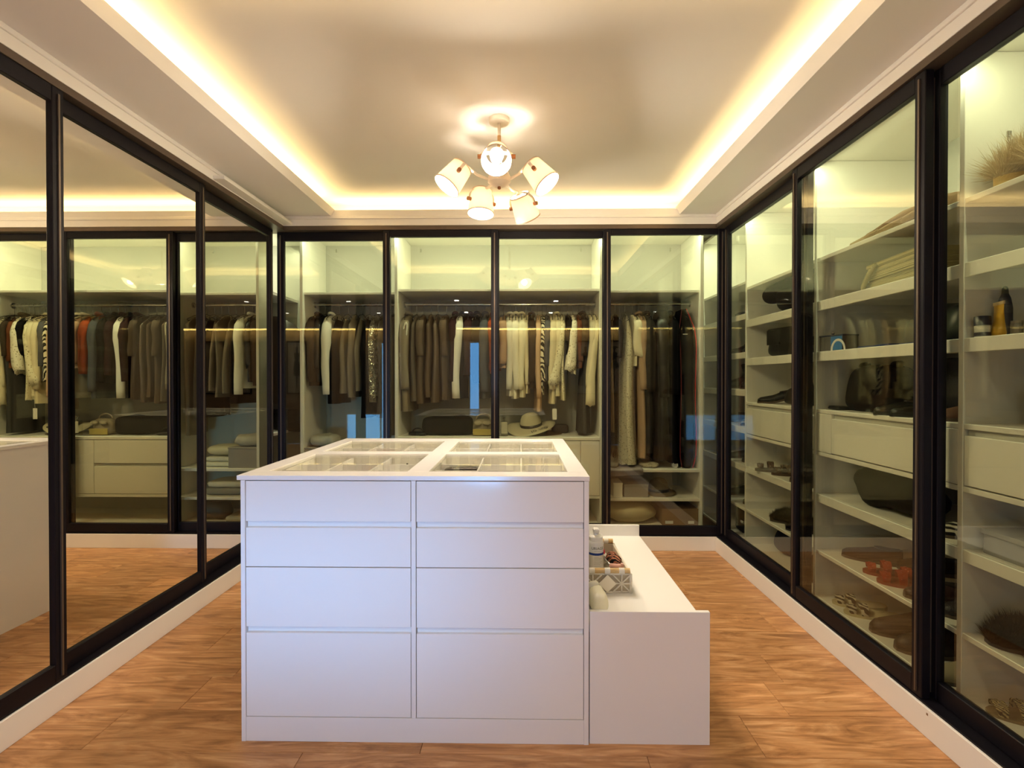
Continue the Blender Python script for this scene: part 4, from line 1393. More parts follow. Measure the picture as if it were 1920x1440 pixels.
def shoe(name, label, loc, rz, L=0.25, W=0.088, kind='closed', col=BLACKL, mat='leather', heel=0.02, up=0.075, sole_col=(0.10, 0.07, 0.05), accent=None, seed=0, group=None, platform=0.012, toe=1.0, shaft=0.0):
    """toe points to local -x"""
    rnd = random.Random(seed + 3)
    t = thing(name, label, 'shoe', loc, rz, group)
    m = fabric(col, mat)
    NS = 15

    def lift(s):
        return heel * max(0.0, 1 - s / 0.62) ** 1.2 if s < 0.62 else 0.0
    bm = bmesh.new()
    rings = []
    for i in range(NS):
        s = 0.012 + 0.976 * i / (NS - 1)
        x = L / 2 - L * s
        hw = halfw(s, W)
        z1 = platform + lift(s)
        z0 = z1 - platform if heel > 0.03 else 0.0
        rings.append([Vector((x, -hw, z0)), Vector((x, hw, z0)), Vector((x, hw * 1.02, z1)), Vector((x, -hw * 1.02, z1))])
    loft(bm, rings)
    sole = obj('sole', bm, fabric(sole_col, 'leather'), t, False, True, 40)
    if heel > 0.03:
        bm = bmesh.new()
        loft(bm, [[Vector((L / 2 - 0.012 + 0.006 * 0 + a * k, b * k, z)) for a, b in ((-0.018, -0.016), (0.012, -0.016), (0.012, 0.016), (-0.018, 0.016))] for z, k in ((0.0, 0.5), (heel * 0.7, 0.62), (heel + 0.002, 1.5))])
        obj('heel', bm, fabric(sole_col if accent is None else col, 'leather'), sole, False, True, 40)
    if kind in ('closed', 'boot', 'slipper'):
        bm = bmesh.new()
        rings = []
        for i in range(NS):
            s = 0.02 + 0.96 * i / (NS - 1)
            x = L / 2 - L * s
            hw = halfw(s, W) * 0.98
            zb = platform + lift(s) - 0.002
            if kind == 'slipper':
                h = 0.004 if s < 0.42 else up * math.sin(PI * min(1.0, 0.25 + (s - 0.42) * 1.25)) ** 0.7
            else:
                h = up * (0.92 - 0.50 * max(0, s - 0.42) / 0.58 - 0.10 * math.sin(PI * min(1, s / 0.42)) * (s < 0.42))
                h *= min(1, (1.02 - s) / 0.08) ** 0.5
            rings.append([Vector((x, hw * math.cos(a), zb + max(0.002, h) * math.sin(a) ** 0.7)) for a in [PI * k / 10 for k in range(11)]])
        loft(bm, rings)
        u = obj('upper', bm, m, t, False, True)
        if kind == 'closed':
            bm = bmesh.new()
            rings = []
            for i in range(7):
                s = 0.06 + 0.40 * i / 6
                x = L / 2 - L * s
                hw = halfw(s, W) * 0.55 * math.sin(PI * (0.12 + 0.76 * i / 6))
                z = platform + lift(s) + up * (0.92 - 0.10 * math.sin(PI * min(1, s / 0.42))) + 0.0015
                rings.append([Vector((x, -hw, z)), Vector((x, hw, z)), Vector((x, hw, z - 0.02)), Vector((x, -hw, z - 0.02))])
            loft(bm, rings)
            obj('opening', bm, fabric((0.050, 0.040, 0.035) if accent is None else accent), u, False)  # dark inset paints the shaded hollow onto the closed upper
    if kind == 'sandal':
        bands = ((0.86, 0.024), (0.66, 0.036)) if accent is None else ((0.86, 0.03), (0.62, 0.045), (0.30, 0.022))
        for s0, ht in bands:
            bm = bmesh.new()
            rings = []
            for j in range(11):
                a = PI * j / 10
                hw = halfw(s0, W) * 1.05
                x = L / 2 - L * s0
                bw = 0.013 + 0.006 * math.sin(a)
                y, z = hw * math.cos(a), platform + lift(s0) + ht * math.sin(a) ** 0.8
                rings.append([Vector((x - bw, y, z)), Vector((x + bw, y, z)), Vector((x + bw, y, z + 0.003)), Vector((x - bw, y, z + 0.003))])
            loft(bm, rings)
            sb = obj('strap', bm, m, t, False, True, 50)
            if accent is not None:
                bm = bmesh.new()
                for j in range(7):
                    a = PI * (j + 1) / 8
                    hw = halfw(s0, W) * 1.05
                    lathe(bm, [(0.0045, -0.001), (0.0035, 0.002), (0.0005, 0.0035)], 7, Matrix.Translation((L / 2 - L * s0 + 0.008 * (j % 2) - 0.004, hw * math.cos(a), platform + lift(s0) + ht * math.sin(a) ** 0.8 + 0.003)), True, True)
                o_ = obj('studs', bm, accent, sb, False)
                o_['kind'] = 'stuff'
    if shaft:
        bm = bmesh.new()
        rings = []
        for i in range(8):
            u = i / 7
            rings.append([Vector((L * 0.22 + 0.02 * u + (0.055 + 0.012 * u) * math.cos(a) + 0.02 * math.sin(3 * u), (0.042 + 0.014 * u) * math.sin(a), platform + up * 0.5 + (shaft - up * 0.5) * u + 0.012 * math.sin(2 * a) * u)) for a in [2 * PI * k / 16 for k in range(16)]])
        loft(bm, rings, True, False)
        for r0_ in (rings[-1],):
            pass
        obj('shaft', bm, m, t, False, True)
    if kind == 'slipper':
        bm = bmesh.new()
        n = 3200
        for i in range(n):
            s = rnd.uniform(0.30, 0.98)
            a = rnd.uniform(0.05, PI - 0.05)
            x = L / 2 - L * s
            hw = halfw(s, W) * 0.98
            h = up * math.sin(PI * min(1.0, 0.22 + max(0, s - 0.36) * 1.25)) ** 0.7
            p = Vector((x, hw * math.cos(a), platform + max(0.006, h) * math.sin(a) ** 0.7))
            nn = Vector((rnd.uniform(-0.5, 0.3), math.cos(a), 0.5 + math.sin(a))).normalized()
            ln = rnd.uniform(0.6, 1.1) * (accent or 0.03)
            tip = p + nn * ln + Vector((rnd.uniform(-1, 1), rnd.uniform(-1, 1), rnd.uniform(-0.8, 0.5))) * ln * 0.45
            sd = nn.cross(Vector((rnd.uniform(-1, 1), rnd.uniform(-1, 1), 0.3))).normalized() * rnd.uniform(0.0006, 0.0016)
            bm.faces.new((bm.verts.new(p - sd), bm.verts.new(p + sd), bm.verts.new(tip)))
        o_ = obj('fur', bm, fabric([min(1, c * 1.15) for c in col], 'plain'), t, False)
        o_['kind'] = 'stuff'
    return t


def cloth_stack(name, label, loc, rz, w, d, layers, cat='linen', amp=0.004):
    t = thing(name, label, cat, loc, rz)
    z = 0
    for k, (h, col) in enumerate(layers):
        bm = bmesh.new()
        superblob(bm, 0.004 * (k % 2), 0, z, d * (1 - 0.04 * k), w * (1 - 0.03 * k), h, 5, amp, 14, k + 2, 24, 10, False)
        obj('fold', bm, fabric(col), t, False, True)
        z += h * 0.96
    return t


# ---- counter of the middle back unit (top at 0.827)
CZ = 0.827
handbag('clutch_bag', 'thin black strappy bag lying flat at the left end of the counter', (-0.815, 4.22, CZ), R(80), 0.15, 0.09, 0.028, BLACKL, 'leather', 0.9, 0.03, False)
handbag('duffel_bag', 'large black soft bag lying on the counter under the taupe dresses', (-0.585, 4.30, CZ), R(90), 0.42, 0.24, 0.150, (0.007, 0.006, 0.009), 'plain', 0.86, 0.0, False, amp=0.012, seed=4, e=5)
t = handbag('tote_bag', 'beige gathered bag with a bow beside the black soft bag', (-0.300, 4.24, CZ), R(90), 0.18, 0.15, 0.135, (0.36, 0.30, 0.22), 'plain', 0.85, 0.04, False, amp=0.014, seed=6, e=3)
for s in (-1, 1):
    bm = bmesh.new()
    superblob(bm, -0.075, s * 0.035, 0.085, 0.03, 0.065, 0.035, 2, 0.004, 20, 3, 14, 8, False)
    obj('bow_loop', bm, fabric((0.44, 0.38, 0.28), 'satin'), t, False, True)
obj('brass_band', box(-0.082, -0.075, 0.006, -0.074, 0.075, 0.055, 0.003), plain('ochre_card', (0.46, 0.36, 0.10), 0.6), t, False)
# reed bottle
t = thing('glass_bottle', 'square glass bottle with a paper label and small stopper beside the straw hat', 'bottle', (-0.128, 4.17, CZ))
obj('bottle_body', box(-0.026, -0.022, 0, 0.026, 0.022, 0.118, 0.005, 2), CLEAR, t, False)
obj('paper_label', box(-0.024, -0.0235, 0.022, 0.024, -0.0222, 0.112), plain('bottle_label', (0.55, 0.50, 0.40), 0.7), t, False)
bm = bmesh.new()
lathe(bm, [(0.008, 0.117), (0.008, 0.132), (0.011, 0.134), (0.011, 0.146), (0.002, 0.149)], 14, Matrix(), True, True)
obj('stopper', bm, STEEL, t, False, True, 40)


def hat(name, label, loc, rz, tilt, crown_h, crown_r, brim, col, band, mat=None, droop=0.02):
    t = thing(name, label, 'hat', loc, rz)
    M = Matrix.Rotation(tilt, 4, 'X')
    bm = bmesh.new()
    lathe(bm, [(crown_r * 1.0, 0.006), (crown_r * 0.98, crown_h * 0.3), (crown_r * 0.91, crown_h * 0.58), (crown_r * 0.74, crown_h * 0.82), (crown_r * 0.46, crown_h * 0.95), (crown_r * 0.2, crown_h * 0.995), (0.001, crown_h)], 32, M, False, True)
    obj('crown', bm, mat or fabric(col), t, False, True)
    bm = bmesh.new()
    rings = []
    for z_ in (0.0, -0.003):
        pass
    prof = [(crown_r * 0.98, 0.010, 0), (crown_r * 1.15, 0.006, 0.2), (brim * 0.8, 0.004, 0.7), (brim, 0.0, 1.0), (brim, -0.004, 1.0), (brim * 0.8, 0.0, 0.7), (crown_r * 1.15, 0.002, 0.2), (crown_r * 0.98, 0.005, 0)]
    for r, z, k in prof:
        rings.append([M @ Vector((r * math.cos(a), r * math.sin(a), z + droop * k * math.cos(2 * a + 0.6) + 0.006 * k * math.sin(3 * a))) for a in [2 * PI * q / 48 for q in range(48)]])
    loft(bm, rings, False, False)
    obj('brim', bm, mat or fabric(col), t, False, True)
    bm = bmesh.new()
    lathe(bm, [(crown_r * 1.012, 0.008), (crown_r * 1.015, 0.032), (crown_r * 1.0, 0.032)], 32, M)
    obj('ribbon_band', bm, fabric(band, 'satin'), t, False, True)
    return t, M


STRAWM = STRAW
hat('sun_hat', 'brown straw hat tucked beneath the pale straw hat', (0.130, 4.36, CZ + 0.004), 0.4, R(2), 0.07, 0.085, 0.205, (0.30, 0.19, 0.10), BLACKL, weave_mat('brown_straw', (0.32, 0.20, 0.11), (0.16, 0.09, 0.04), 190), 0.008)
t, M = hat('sun_hat', 'pale straw sun hat with a dark ribbon and handwriting on its brim', (0.085, 4.30, CZ + 0.062), 0.0, R(9), 0.115, 0.088, 0.195, (0.60, 0.52, 0.32), (0.035, 0.022, 0.018), STRAWM, 0.018)
t.rotation_euler = (R(2), R(-7), 0)


def on_brim(x, y):
    a = R(-62) + x / 0.165
    r = 0.145 + y
    k = (r - 0.09) / 0.105
    return M @ Vector((r * math.cos(a), r * math.sin(a), 0.0065 + 0.018 * k * math.cos(2 * a + 0.6) + 0.006 * k * math.sin(3 * a)))


obj('handwriting', text_bm('lo nBs', 0.074, lambda x, y: on_brim(x + y * 0.25, y)), INK, t, False)
handbag('clutch_bag', 'small dark brown clutch beside the straw hats', (0.325, 4.42, CZ), R(95), 0.15, 0.09, 0.075, (0.050, 0.035, 0.030), 'leather', 0.8, 0, False)
t = thing('price_tag', 'blank white paper tag hanging below the crochet blouse', 'tag', (0.262, 4.14, 0.958))
obj('tag_card', box(-0.017, -0.001, 0, 0.017, 0.001, 0.085), PAPER, t, False)
bm = bmesh.new()
tube(bm, [(0, 0, 0.083), (0.004, 0.0, 0.12), (0.012, 0.004, 0.185)], 0.0008, 5)
obj('tag_string', bm, PAPER, t, False)

# ---- left back unit, lower shelves
handbag('cushion', 'cream cushion lying on the folded white towels of the left unit', (-1.36, 4.27, 0.582 + 0.082), R(90), 0.30, 0.26, 0.085, (0.62, 0.58, 0.42), 'plain', 1.0, 0, False, amp=0.004, e=2.6, cat='cushion')
cloth_stack('folded_towels', 'two folded white towels under the cream cushion', (-1.36, 4.27, 0.582), R(90), 0.30, 0.26, ((0.042, (0.70, 0.68, 0.58)), (0.040, (0.72, 0.70, 0.60))))
t = thing('storage_box', 'grey-brown fabric box with a fluffy blanket on it in the left unit', 'box', (-1.56, 4.25, 0.582))
obj('box_body', box(-0.115, -0.15, 0, 0.115, 0.16, 0.150, 0.004), GREYBOARD, t, False)
obj('lid', box(-0.118, -0.153, 0.150, 0.118, 0.163, 0.160, 0.002), GREYBOARD, t, False)
bm = bmesh.new()
superblob(bm, 0, 0, 0, 0.21, 0.26, 0.09, 3.2, 0.012, 22, 5)
solo('folded_blanket', bm, fabric((0.50, 0.48, 0.42), 'quilt'), 'fluffy pale folded blanket on top of the grey-brown fabric box', 'blanket', (-1.56, 4.25, 0.742), smooth=True)
cloth_stack('folded_towels', 'white folded towel on a grey towel, lower shelf of the left unit', (-1.40, 4.26, 0.360), R(90), 0.34, 0.27, ((0.062, (0.25, 0.25, 0.24)), (0.050, (0.66, 0.64, 0.56))))
handbag('tote_bag', 'crumpled dark bag in clear wrap at the foot of the left unit', (-1.22, 4.28, 0.15), R(90), 0.36, 0.24, 0.15, (0.050, 0.042, 0.045), 'satin', 0.7, 0.0, False, amp=0.03, e=2.2, seed=8)
cloth_stack('folded_cloth', 'pale folded cloth at the foot of the left unit', (-1.52, 4.24, 0.15), R(90), 0.26, 0.24, ((0.045, (0.50, 0.48, 0.42)),))

# ---- right back unit, lower part
shoe('pump', 'silver high-heeled pump on the shelf below the lace gown', (0.735, 4.21, 0.584), R(75), 0.22, 0.075, 'closed', (0.42, 0.38, 0.34), 'satin', 0.075, 0.05)
bm = bmesh.new()
rings = []
for i in range(10):
    u = i / 9
    yy = 4.235 - 0.175 * min(1, u * 1.8)
    zz = 0.589 + 0.006 * math.sin(8 * u) - (0.055 * (u - 0.55) / 0.45 if u > 0.55 else 0)
    rings.append([Vector((x - 0.82, yy - 4.2 + (0.004 * math.sin(14 * x) if u > 0.5 else 0), zz - 0.584 + 0.004 * math.sin(21 * x + 2 * u) + dz)) for x, dz in [(0.66 + 0.27 * k / 14, 0.0) for k in range(15)] + [(0.93 - 0.27 * k / 14, 0.003) for k in range(15)]])
loft(bm, rings)
solo('shawl', bm, fabric((0.36, 0.30, 0.30)), 'mauve-grey shawl draped over the shelf edge below the lace gown', 'shawl', (0.82, 4.2, 0.584), smooth=True)
bm = bmesh.new()
superblob(bm, 0, 0, 0, 0.15, 0.14, 0.035, 2.4, 0.014, 20, 11)
solo('lace_scarf', bm, fabric((0.50, 0.44, 0.34), 'lace'), 'crumpled patterned lace scarf on the shelf below the tan coat', 'scarf', (1.005, 4.20, 0.584), smooth=True)
t = thing('jar', 'small white jar lying on its side below the puffer coat', 'jar', (1.195, 4.16, 0.607))
M_ = Matrix.Rotation(R(90), 4, 'X')
bm = bmesh.new()
lathe(bm, [(0.001, 0.0), (0.016, 0.001), (0.018, 0.006), (0.018, 0.018), (0.022, 0.019)], 22, M_, True, False)
obj('lid', bm, PUMPW, t, False, True, 40)
bm = bmesh.new()
lathe(bm, [(0.022, 0.0), (0.023, -0.05), (0.001, -0.052)], 22, M_, True, True)
obj('jar_body', bm, plain('amber_glassy', (0.30, 0.27, 0.22), 0.3), t, False, True, 40)
t = thing('storage_box', 'slim cream box standing at the left of the shelf with the brown hat', 'box', (0.748, 4.20, 0.362))
obj('box_body', box(-0.035, -0.09, 0, 0.035, 0.10, 0.112, 0.002), CAB, t, False)
obj('lid', box(-0.0365, -0.0915, 0.098, 0.0365, 0.1015, 0.114, 0.002), CAB, t, False)
t = thing('storage_box', 'grey box beside the slim cream box on the shelf with the brown hat', 'box', (0.890, 4.24, 0.362))
obj('box_body', box(-0.092, -0.12, 0, 0.092, 0.12, 0.098, 0.002), GREYBOARD, t, False)
obj('lid', box(-0.094, -0.122, 0.080, 0.094, 0.122, 0.101, 0.002), GREYBOARD, t, False)
hat('fedora_hat', 'olive brown fedora with a black band on the low shelf', (1.098, 4.26, 0.374), 0.5, R(0), 0.115, 0.082, 0.135, (0.20, 0.145, 0.085), BLACKL, None, 0.012)
handbag('cushion', 'beige linen bolster cushion at the foot of the right unit', (0.850, 4.26, 0.15), R(78), 0.46, 0.32, 0.165, (0.62, 0.53, 0.35), 'plain', 0.9, 0, False, amp=0.016, e=2.1, cat='cushion', seed=3)
t = thing('cardboard_box', 'brown cardboard box with two white stickers at the foot of the right unit', 'box', (1.225, 4.27, 0.15))
obj('box_body', box(-0.138, -0.16, 0, 0.138, 0.17, 0.120, 0.002), CARD, t, False)
obj('lid', box(-0.140, -0.162, 0.120, 0.140, 0.172, 0.124, 0.001), CARD, t, False)
for x0, x1 in ((-0.115, -0.055), (0.06, 0.105)):
    obj('sticker', box(x0, -0.1635, 0.012, x1, -0.1618, 0.034), PAPER, t, False)
t = thing('cardboard_box', 'flat brown box standing behind the beige bolster cushion', 'box', (1.02, 4.48, 0.15))
obj('box_body', box(-0.06, -0.08, 0, 0.06, 0.08, 0.19, 0.002), CARD, t, False)
obj('tape', box(-0.018, -0.0815, 0.0, 0.018, -0.08, 0.19), plain('packing_tape', (0.40, 0.27, 0.14), 0.3), t, False)

# ---- corner shelves (front x=1.56, y 3.74..4.58)
for z, items in ((1.461, (('pump', 3.86, 0.055, 'black patent'), ('pump', 4.18, 0.07, 'black suede'))), (1.200, (('ankle_boot', 3.92, 0.03, 'black crinkled'), ('ankle_boot', 4.24, 0.03, 'black furry'))), (0.935, (('loafer', 3.90, 0.02, 'black striped'), ('loafer', 4.28, 0.02, 'dark grey'))), (0.670, (('pump', 3.87, 0.06, 'black buckled'), ('loafer', 4.12, 0.02, 'plain black'))), (0.370, (('slipper_shoe', 3.85, 0.01, 'dark brown'), ('slipper_shoe', 4.20, 0.01, 'black'))), (1.730, (('slipper_shoe', 4.0, 0.01, 'charcoal'),))):
    rank = {1.730: 'top shelf', 1.461: 'second shelf', 1.200: 'third shelf', 0.935: 'fourth shelf', 0.670: 'fifth shelf', 0.370: 'lowest shelf'}[z]
    for nm, y, hl, what in items:
        col = {'dark brown': (0.050, 0.030, 0.020), 'dark grey': (0.050, 0.050, 0.055), 'black striped': (0.5, 0.47, 0.4)}.get(what, BLACKL)
        shoe(nm, '%s %s on the %s of the back corner unit' % (what, nm.replace('_', ' ').replace('slipper shoe', 'flat shoe'), rank), (1.725, y, z), R(random.uniform(-22, 10)), 0.25, 0.09, 'boot' if 'boot' in nm else 'closed', col, 'zebra' if 'striped' in what else ('satin' if 'patent' in what else 'leather'), hl, 0.085 if 'boot' in nm else 0.06, shaft=0.17 if 'boot' in nm else 0)
t = thing('spray_bottle', 'clear plastic bottle standing on the fifth shelf of the back corner unit', 'bottle', (1.66, 4.42, 0.670))
bm = bmesh.new()
lathe(bm, [(0.001, 0.001), (0.032, 0.002), (0.033, 0.13), (0.014, 0.165), (0.013, 0.175)], 18, Matrix(), True, True)
obj('bottle_body', bm, plain('frosted_plastic', (0.60, 0.62, 0.60), 0.25), t, False, True, 40)
bm = bmesh.new()
lathe(bm, [(0.015, 0.175), (0.015, 0.20), (0.002, 0.202)], 14, Matrix(), True, True)
obj('cap', bm, PUMPW, t, False, True, 40)
handbag('shoe_bag', 'black box-like bag on the floor of the back corner unit', (1.76, 3.95, 0.130), 0, 0.34, 0.26, 0.19, BLACKL, 'plain', 0.95, 0, False, PAPER, e=7)

# ---- second unit from the back (y 2.87..3.71)
t = thing('duffel_bag', 'long black rolled duffel bag on the upper shelf behind the second door frame', 'bag', (1.68, 3.28, 1.680))
bm = bmesh.new()
pts = [(0.0, -0.34, 0.155), (0, -0.31, 0.158), (0.0, 0.0, 0.165), (-0.01, 0.29, 0.150), (-0.014, 0.33, 0.146), (-0.015, 0.345, 0.144)]
tube(bm, pts, [0.04, 0.070, 0.074, 0.062, 0.05, 0.014], 14)
obj('roll', bm, fabric((0.010, 0.009, 0.011)), t, False, True)
bm = bmesh.new()
superblob(bm, 0.01, -0.08, 0, 0.20, 0.50, 0.16, 4, 0.012, 10, 3, shape=lambda x, y, z: (x, y * (0.72 + 0.28 * (z + 1) / 2), z))
obj('body', bm, fabric((0.009, 0.008, 0.010)), t, False, True)
bm = bmesh.new()
tube(bm, [(-0.05, 0.10, 0.012), (-0.085, 0.06, 0.006), (-0.09, -0.03, 0.004), (-0.07, -0.12, 0.008)], 0.010, 7, 0.4)
obj('strap', bm, fabric(BLACKL, 'leather'), t, False, True)
handbag('handbag', 'black structured handbag with a flap on the third shelf of the second unit', (1.70, 3.42, 1.415), R(8), 0.32, 0.15, 0.175, (0.010, 0.009, 0.010), 'leather', 0.82, 0.0, True, BLACKM, lean=0.12)
handbag('clutch_bag', 'small black bag with silver trim beside the black structured handbag', (1.70, 3.03, 1.415), 0, 0.16, 0.10, 0.09, BLACKL, 'satin', 0.8, 0.03, True, STEEL)
shoe('wedge_sandal', 'black wedge shoe with a looped ankle strap on the counter of the second unit', (1.665, 3.48, 1.114), R(-35), 0.25, 0.09, 'closed', BLACKL, 'leather', 0.05, 0.06)
handbag('shoulder_bag', 'black slouchy shoulder bag with a tall loop handle on the counter of the second unit', (1.72, 3.27, 1.114), R(10), 0.26, 0.15, 0.10, (0.011, 0.011, 0.013), 'leather', 0.75, 0.085, False, amp=0.012)
handbag('clutch_bag', 'ochre and brown clutch on the counter behind the second door frame', (1.68, 2.98, 1.114), R(-10), 0.12, 0.08, 0.085, (0.42, 0.24, 0.06), 'leather', 0.75, 0, True, BRASS)
for k, (y, x) in enumerate(((3.50, 1.66), (3.36, 1.70))):
    shoe('sandal', 'brown leather sandal with metal studs, %s of the pair in the second unit' % ('farther' if k == 0 else 'nearer'), (x, y, 0.670), R(-18 + 8 * k), 0.25, 0.09, 'sandal', (0.14, 0.075, 0.045), 'leather', 0.01, 0.05, (0.10, 0.06, 0.04), STEEL, k, None, 0.016)
for k, y in enumerate((3.12, 2.98)):
    shoe('ballet_flat', 'dark flat shoe beside the studded sandals, %s one' % ('farther' if k == 0 else 'nearer'), (1.69, y, 0.670), R(-14), 0.24, 0.085, 'closed', (0.060, 0.045, 0.045), 'leather', 0.008, 0.055)
for k, (y, x) in enumerate(((3.36, 1.70), (3.16, 1.70))):
    shoe('fur_slipper', 'black furry slipper on the low shelf of the second unit, %s of the pair' % ('farther' if k == 0 else 'nearer'), (x, y, 0.374), R(-25), 0.26, 0.105, 'slipper', (0.010, 0.009, 0.011), 'plain', 0.008, 0.06, (0.030, 0.030, 0.030), 0.028, k + 4)
handbag('shoe_bag', 'navy fabric shoe bag on the floor of the second unit', (1.76, 3.50, 0.130), R(20), 0.22, 0.2, 0.17, (0.014, 0.016, 0.035), 'plain', 0.6, 0, False, amp=0.02, e=2.5)
handbag('straw_bag', 'brown woven bag lying at the front on the floor of the second unit', (1.70, 3.12, 0.130), R(-30), 0.34, 0.20, 0.085, (0.13, 0.075, 0.035), 'quilt', 0.85, 0.03, False, amp=0.01)

# ---- middle unit (y 1.93..2.84)
bm = bmesh.new()
superblob(bm, 0, 0, 0, 0.36, 0.64, 0.125, 2.6, 0.010, 16, 2, 34, 16, True, lambda x, y, z: (x, y, -1 + (z + 1) * (0.22 + 0.78 * (1 - (y + 1) / 2) ** 0.8)))
t = thing('quilted_throw', 'brown quilted throw folded on the top shelf of the middle unit', 'blanket', (1.78, 2.38, 1.907))
obj('folded_body', bm, fabric((0.26, 0.17, 0.10), 'quilt'), t, False, True)
bm = bmesh.new()
for y0, h in ((0.18, 0.035), (0.02, 0.055), (-0.12, 0.075)):
    tube(bm, [(-0.175, y0 - 0.14, h * 0.4 + 0.012), (-0.178, y0 - 0.05, h * 0.5), (-0.172, y0 + 0.06, h * 0.35)], 0.014, 8)
o_ = obj('fold_ridges', bm, fabric((0.34, 0.24, 0.14), 'quilt'), t, False, True)
o_['kind'] = 'stuff'
# wicker basket
t = thing('wicker_basket', 'pale wicker basket with a lid and slanting handle on an upper shelf', 'basket', (1.72, 2.33, 1.680), R(-6))
bm = bmesh.new()
loft(bm, [[Vector((a * k, b * k, z)) for a, b in ((-0.115, -0.19), (0.115, -0.19), (0.115, 0.19), (-0.115, 0.19))] for z, k in ((0.0, 0.94), (0.10, 1.0))])
wb = obj('basket_body', bm, WICKER, t, False)
obj('lid', box(-0.120, -0.197, 0.101, 0.120, 0.197, 0.122, 0.006, 2), WICKER, t, False)
bm = bmesh.new()
for z in (0.012, 0.036, 0.060, 0.084):
    k = 0.945 + 0.055 * z / 0.1
    tube(bm, [(-0.117 * k, -0.192 * k, z), (-0.117 * k, 0.192 * k, z), (0.117 * k, 0.192 * k, z), (0.117 * k, -0.192 * k, z), (-0.117 * k, -0.192 * k, z)], 0.0045, 6)
o_ = obj('woven_bands', bm, WICKER, wb, False, True)
o_['kind'] = 'stuff'
bm = bmesh.new()
tube(bm, [(-0.124, 0.10, 0.112), (-0.134, 0.14, 0.075), (-0.135, 0.185, 0.028), (-0.128, 0.20, 0.012)], 0.011, 8)
obj('handle', bm, WICKER, t, False, True)
# small tin
t = thing('storage_tin', 'small grey tin with a blue and white printed front', 'tin', (1.625, 2.76, 1.415), R(12))
obj('tin_body', box(-0.045, -0.075, 0, 0.05, 0.075, 0.075, 0.004, 2), plain('tin_grey', (0.16, 0.15, 0.14), 0.4, 0.3), t, False)
obj('lid', box(-0.047, -0.077, 0.074, 0.052, 0.077, 0.082, 0.002), plain('tin_lid', (0.05, 0.06, 0.10), 0.4, 0.3), t, False)
obj('blue_print', box(-0.0462, -0.074, 0.004, -0.0448, -0.002, 0.073), plain('tin_blue', (0.05, 0.20, 0.50), 0.4), t, False)
bm = bmesh.new()
ring_ = [Vector((-0.0468, -0.060 + 0.052 * math.cos(a) * 0.8 + 0.01, 0.002 + 0.052 * math.sin(a))) for a in [PI * k / 10 for k in range(11)]]
tube(bm, ring_, 0.006, 6, 0.25)
obj('white_arc', bm, PAPER, t, False)
bm = bmesh.new()
lathe(bm, [(0.007, 0.082), (0.007, 0.092), (0.010, 0.096), (0.001, 0.102)], 12, Matrix.Translation((0, 0.035, 0)), True, True)
obj('knob', bm, STEEL, t, False, True)
for k, (y, x, w, c, l) in enumerate(((2.42, 1.66, 0.24, (0.03, 0.05, 0.16), 'flat navy blue folder'), (2.24, 1.70, 0.20, (0.03, 0.045, 0.13), 'dark blue booklet'))):
    bm = bmesh.new()
    bx(bm, -0.08, -w / 2, 0, 0.08, w / 2, 0.010, 0.002)
    solo('folder', bm, plain('folder_blue_%d' % k, c, 0.4), '%s lying at the shelf front right of the printed tin' % l, 'folder', (x, y, 1.415), R(-4 + 9 * k))
handbag('plastic_bag', 'dark green pouch in a clear plastic wrapper on the third shelf of the middle unit', (1.83, 2.27, 1.426), 0, 0.30, 0.18, 0.17, (0.040, 0.055, 0.040), 'satin', 0.75, 0, False, amp=0.022, e=2.5, seed=12)
handbag('plastic_bag', 'grey pouch in a clear plastic wrapper behind the navy folder', (1.90, 2.52, 1.415), 0, 0.26, 0.16, 0.15, (0.13, 0.12, 0.11), 'satin', 0.75, 0, False, amp=0.022, e=2.5, seed=15)
t = handbag('drawstring_bag', 'tall black gathered bag standing on the drawer counter of the middle unit', (1.715, 2.575, 1.114), R(0), 0.36, 0.20, 0.225, (0.008, 0.007, 0.010), 'plain', 0.80, 0, False, amp=0.014, seed=17, e=4)
for s_ in (-1, 1):
    bm = bmesh.new()
    superblob(bm, 0.0, s_ * 0.115, 0.205, 0.05, 0.05, 0.04, 2.2, 0.008, 30, 3, 14, 8, False)
    obj('gathered_corner', bm, fabric((0.008, 0.007, 0.010)), t, False, True)
for k, (y, x) in enumerate(((2.36, 1.67), (2.255, 1.67))):
    shoe('patent_shoe', 'shiny black patent shoe at the counter front, %s of the pair' % ('farther' if k == 0 else 'nearer'), (x, y, 1.114), R(-10), 0.23, 0.085, 'closed', (0.007, 0.008, 0.007), 'satin', 0.01, 0.055, (0.010, 0.010, 0.010))
handbag('tote_bag', 'large black leather tote behind the patent shoes', (1.83, 2.24, 1.114), R(0), 0.34, 0.20, 0.245, (0.010, 0.009, 0.011), 'leather', 0.85, 0.0, False, amp=0.012, seed=9)
handbag('purse', 'thin black purse lying by the left end of the drawer counter', (1.66, 2.775, 1.114), 0, 0.10, 0.12, 0.018, BLACKL, 'leather', 0.9, 0, False, e=6)
handbag('duffel_bag', 'slouched black bag with a metal zip pull below the middle drawer', (1.760, 2.50, 0.670), R(-4), 0.60, 0.32, 0.205, (0.008, 0.007, 0.010), 'plain', 0.50, 0, False, amp=0.034, seed=21, e=2.3)
bm = bmesh.new()
superblob(bm, 0, 0, 0, 0.18, 0.22, 0.10, 2.3, 0.02, 14, 7)
solo('folded_scarf', bm, fabric((0.14, 0.13, 0.10)), 'olive grey scarf heaped behind the slouched black bag', 'scarf', (1.93, 2.14, 0.670), smooth=True)
shoe('loafer', 'brown suede loafer on the low shelf of the middle unit, left of the red sandals', (1.735, 2.66, 0.374), R(-40), 0.26, 0.095, 'closed', (0.05, 0.028, 0.020), 'plain', 0.01, 0.065)
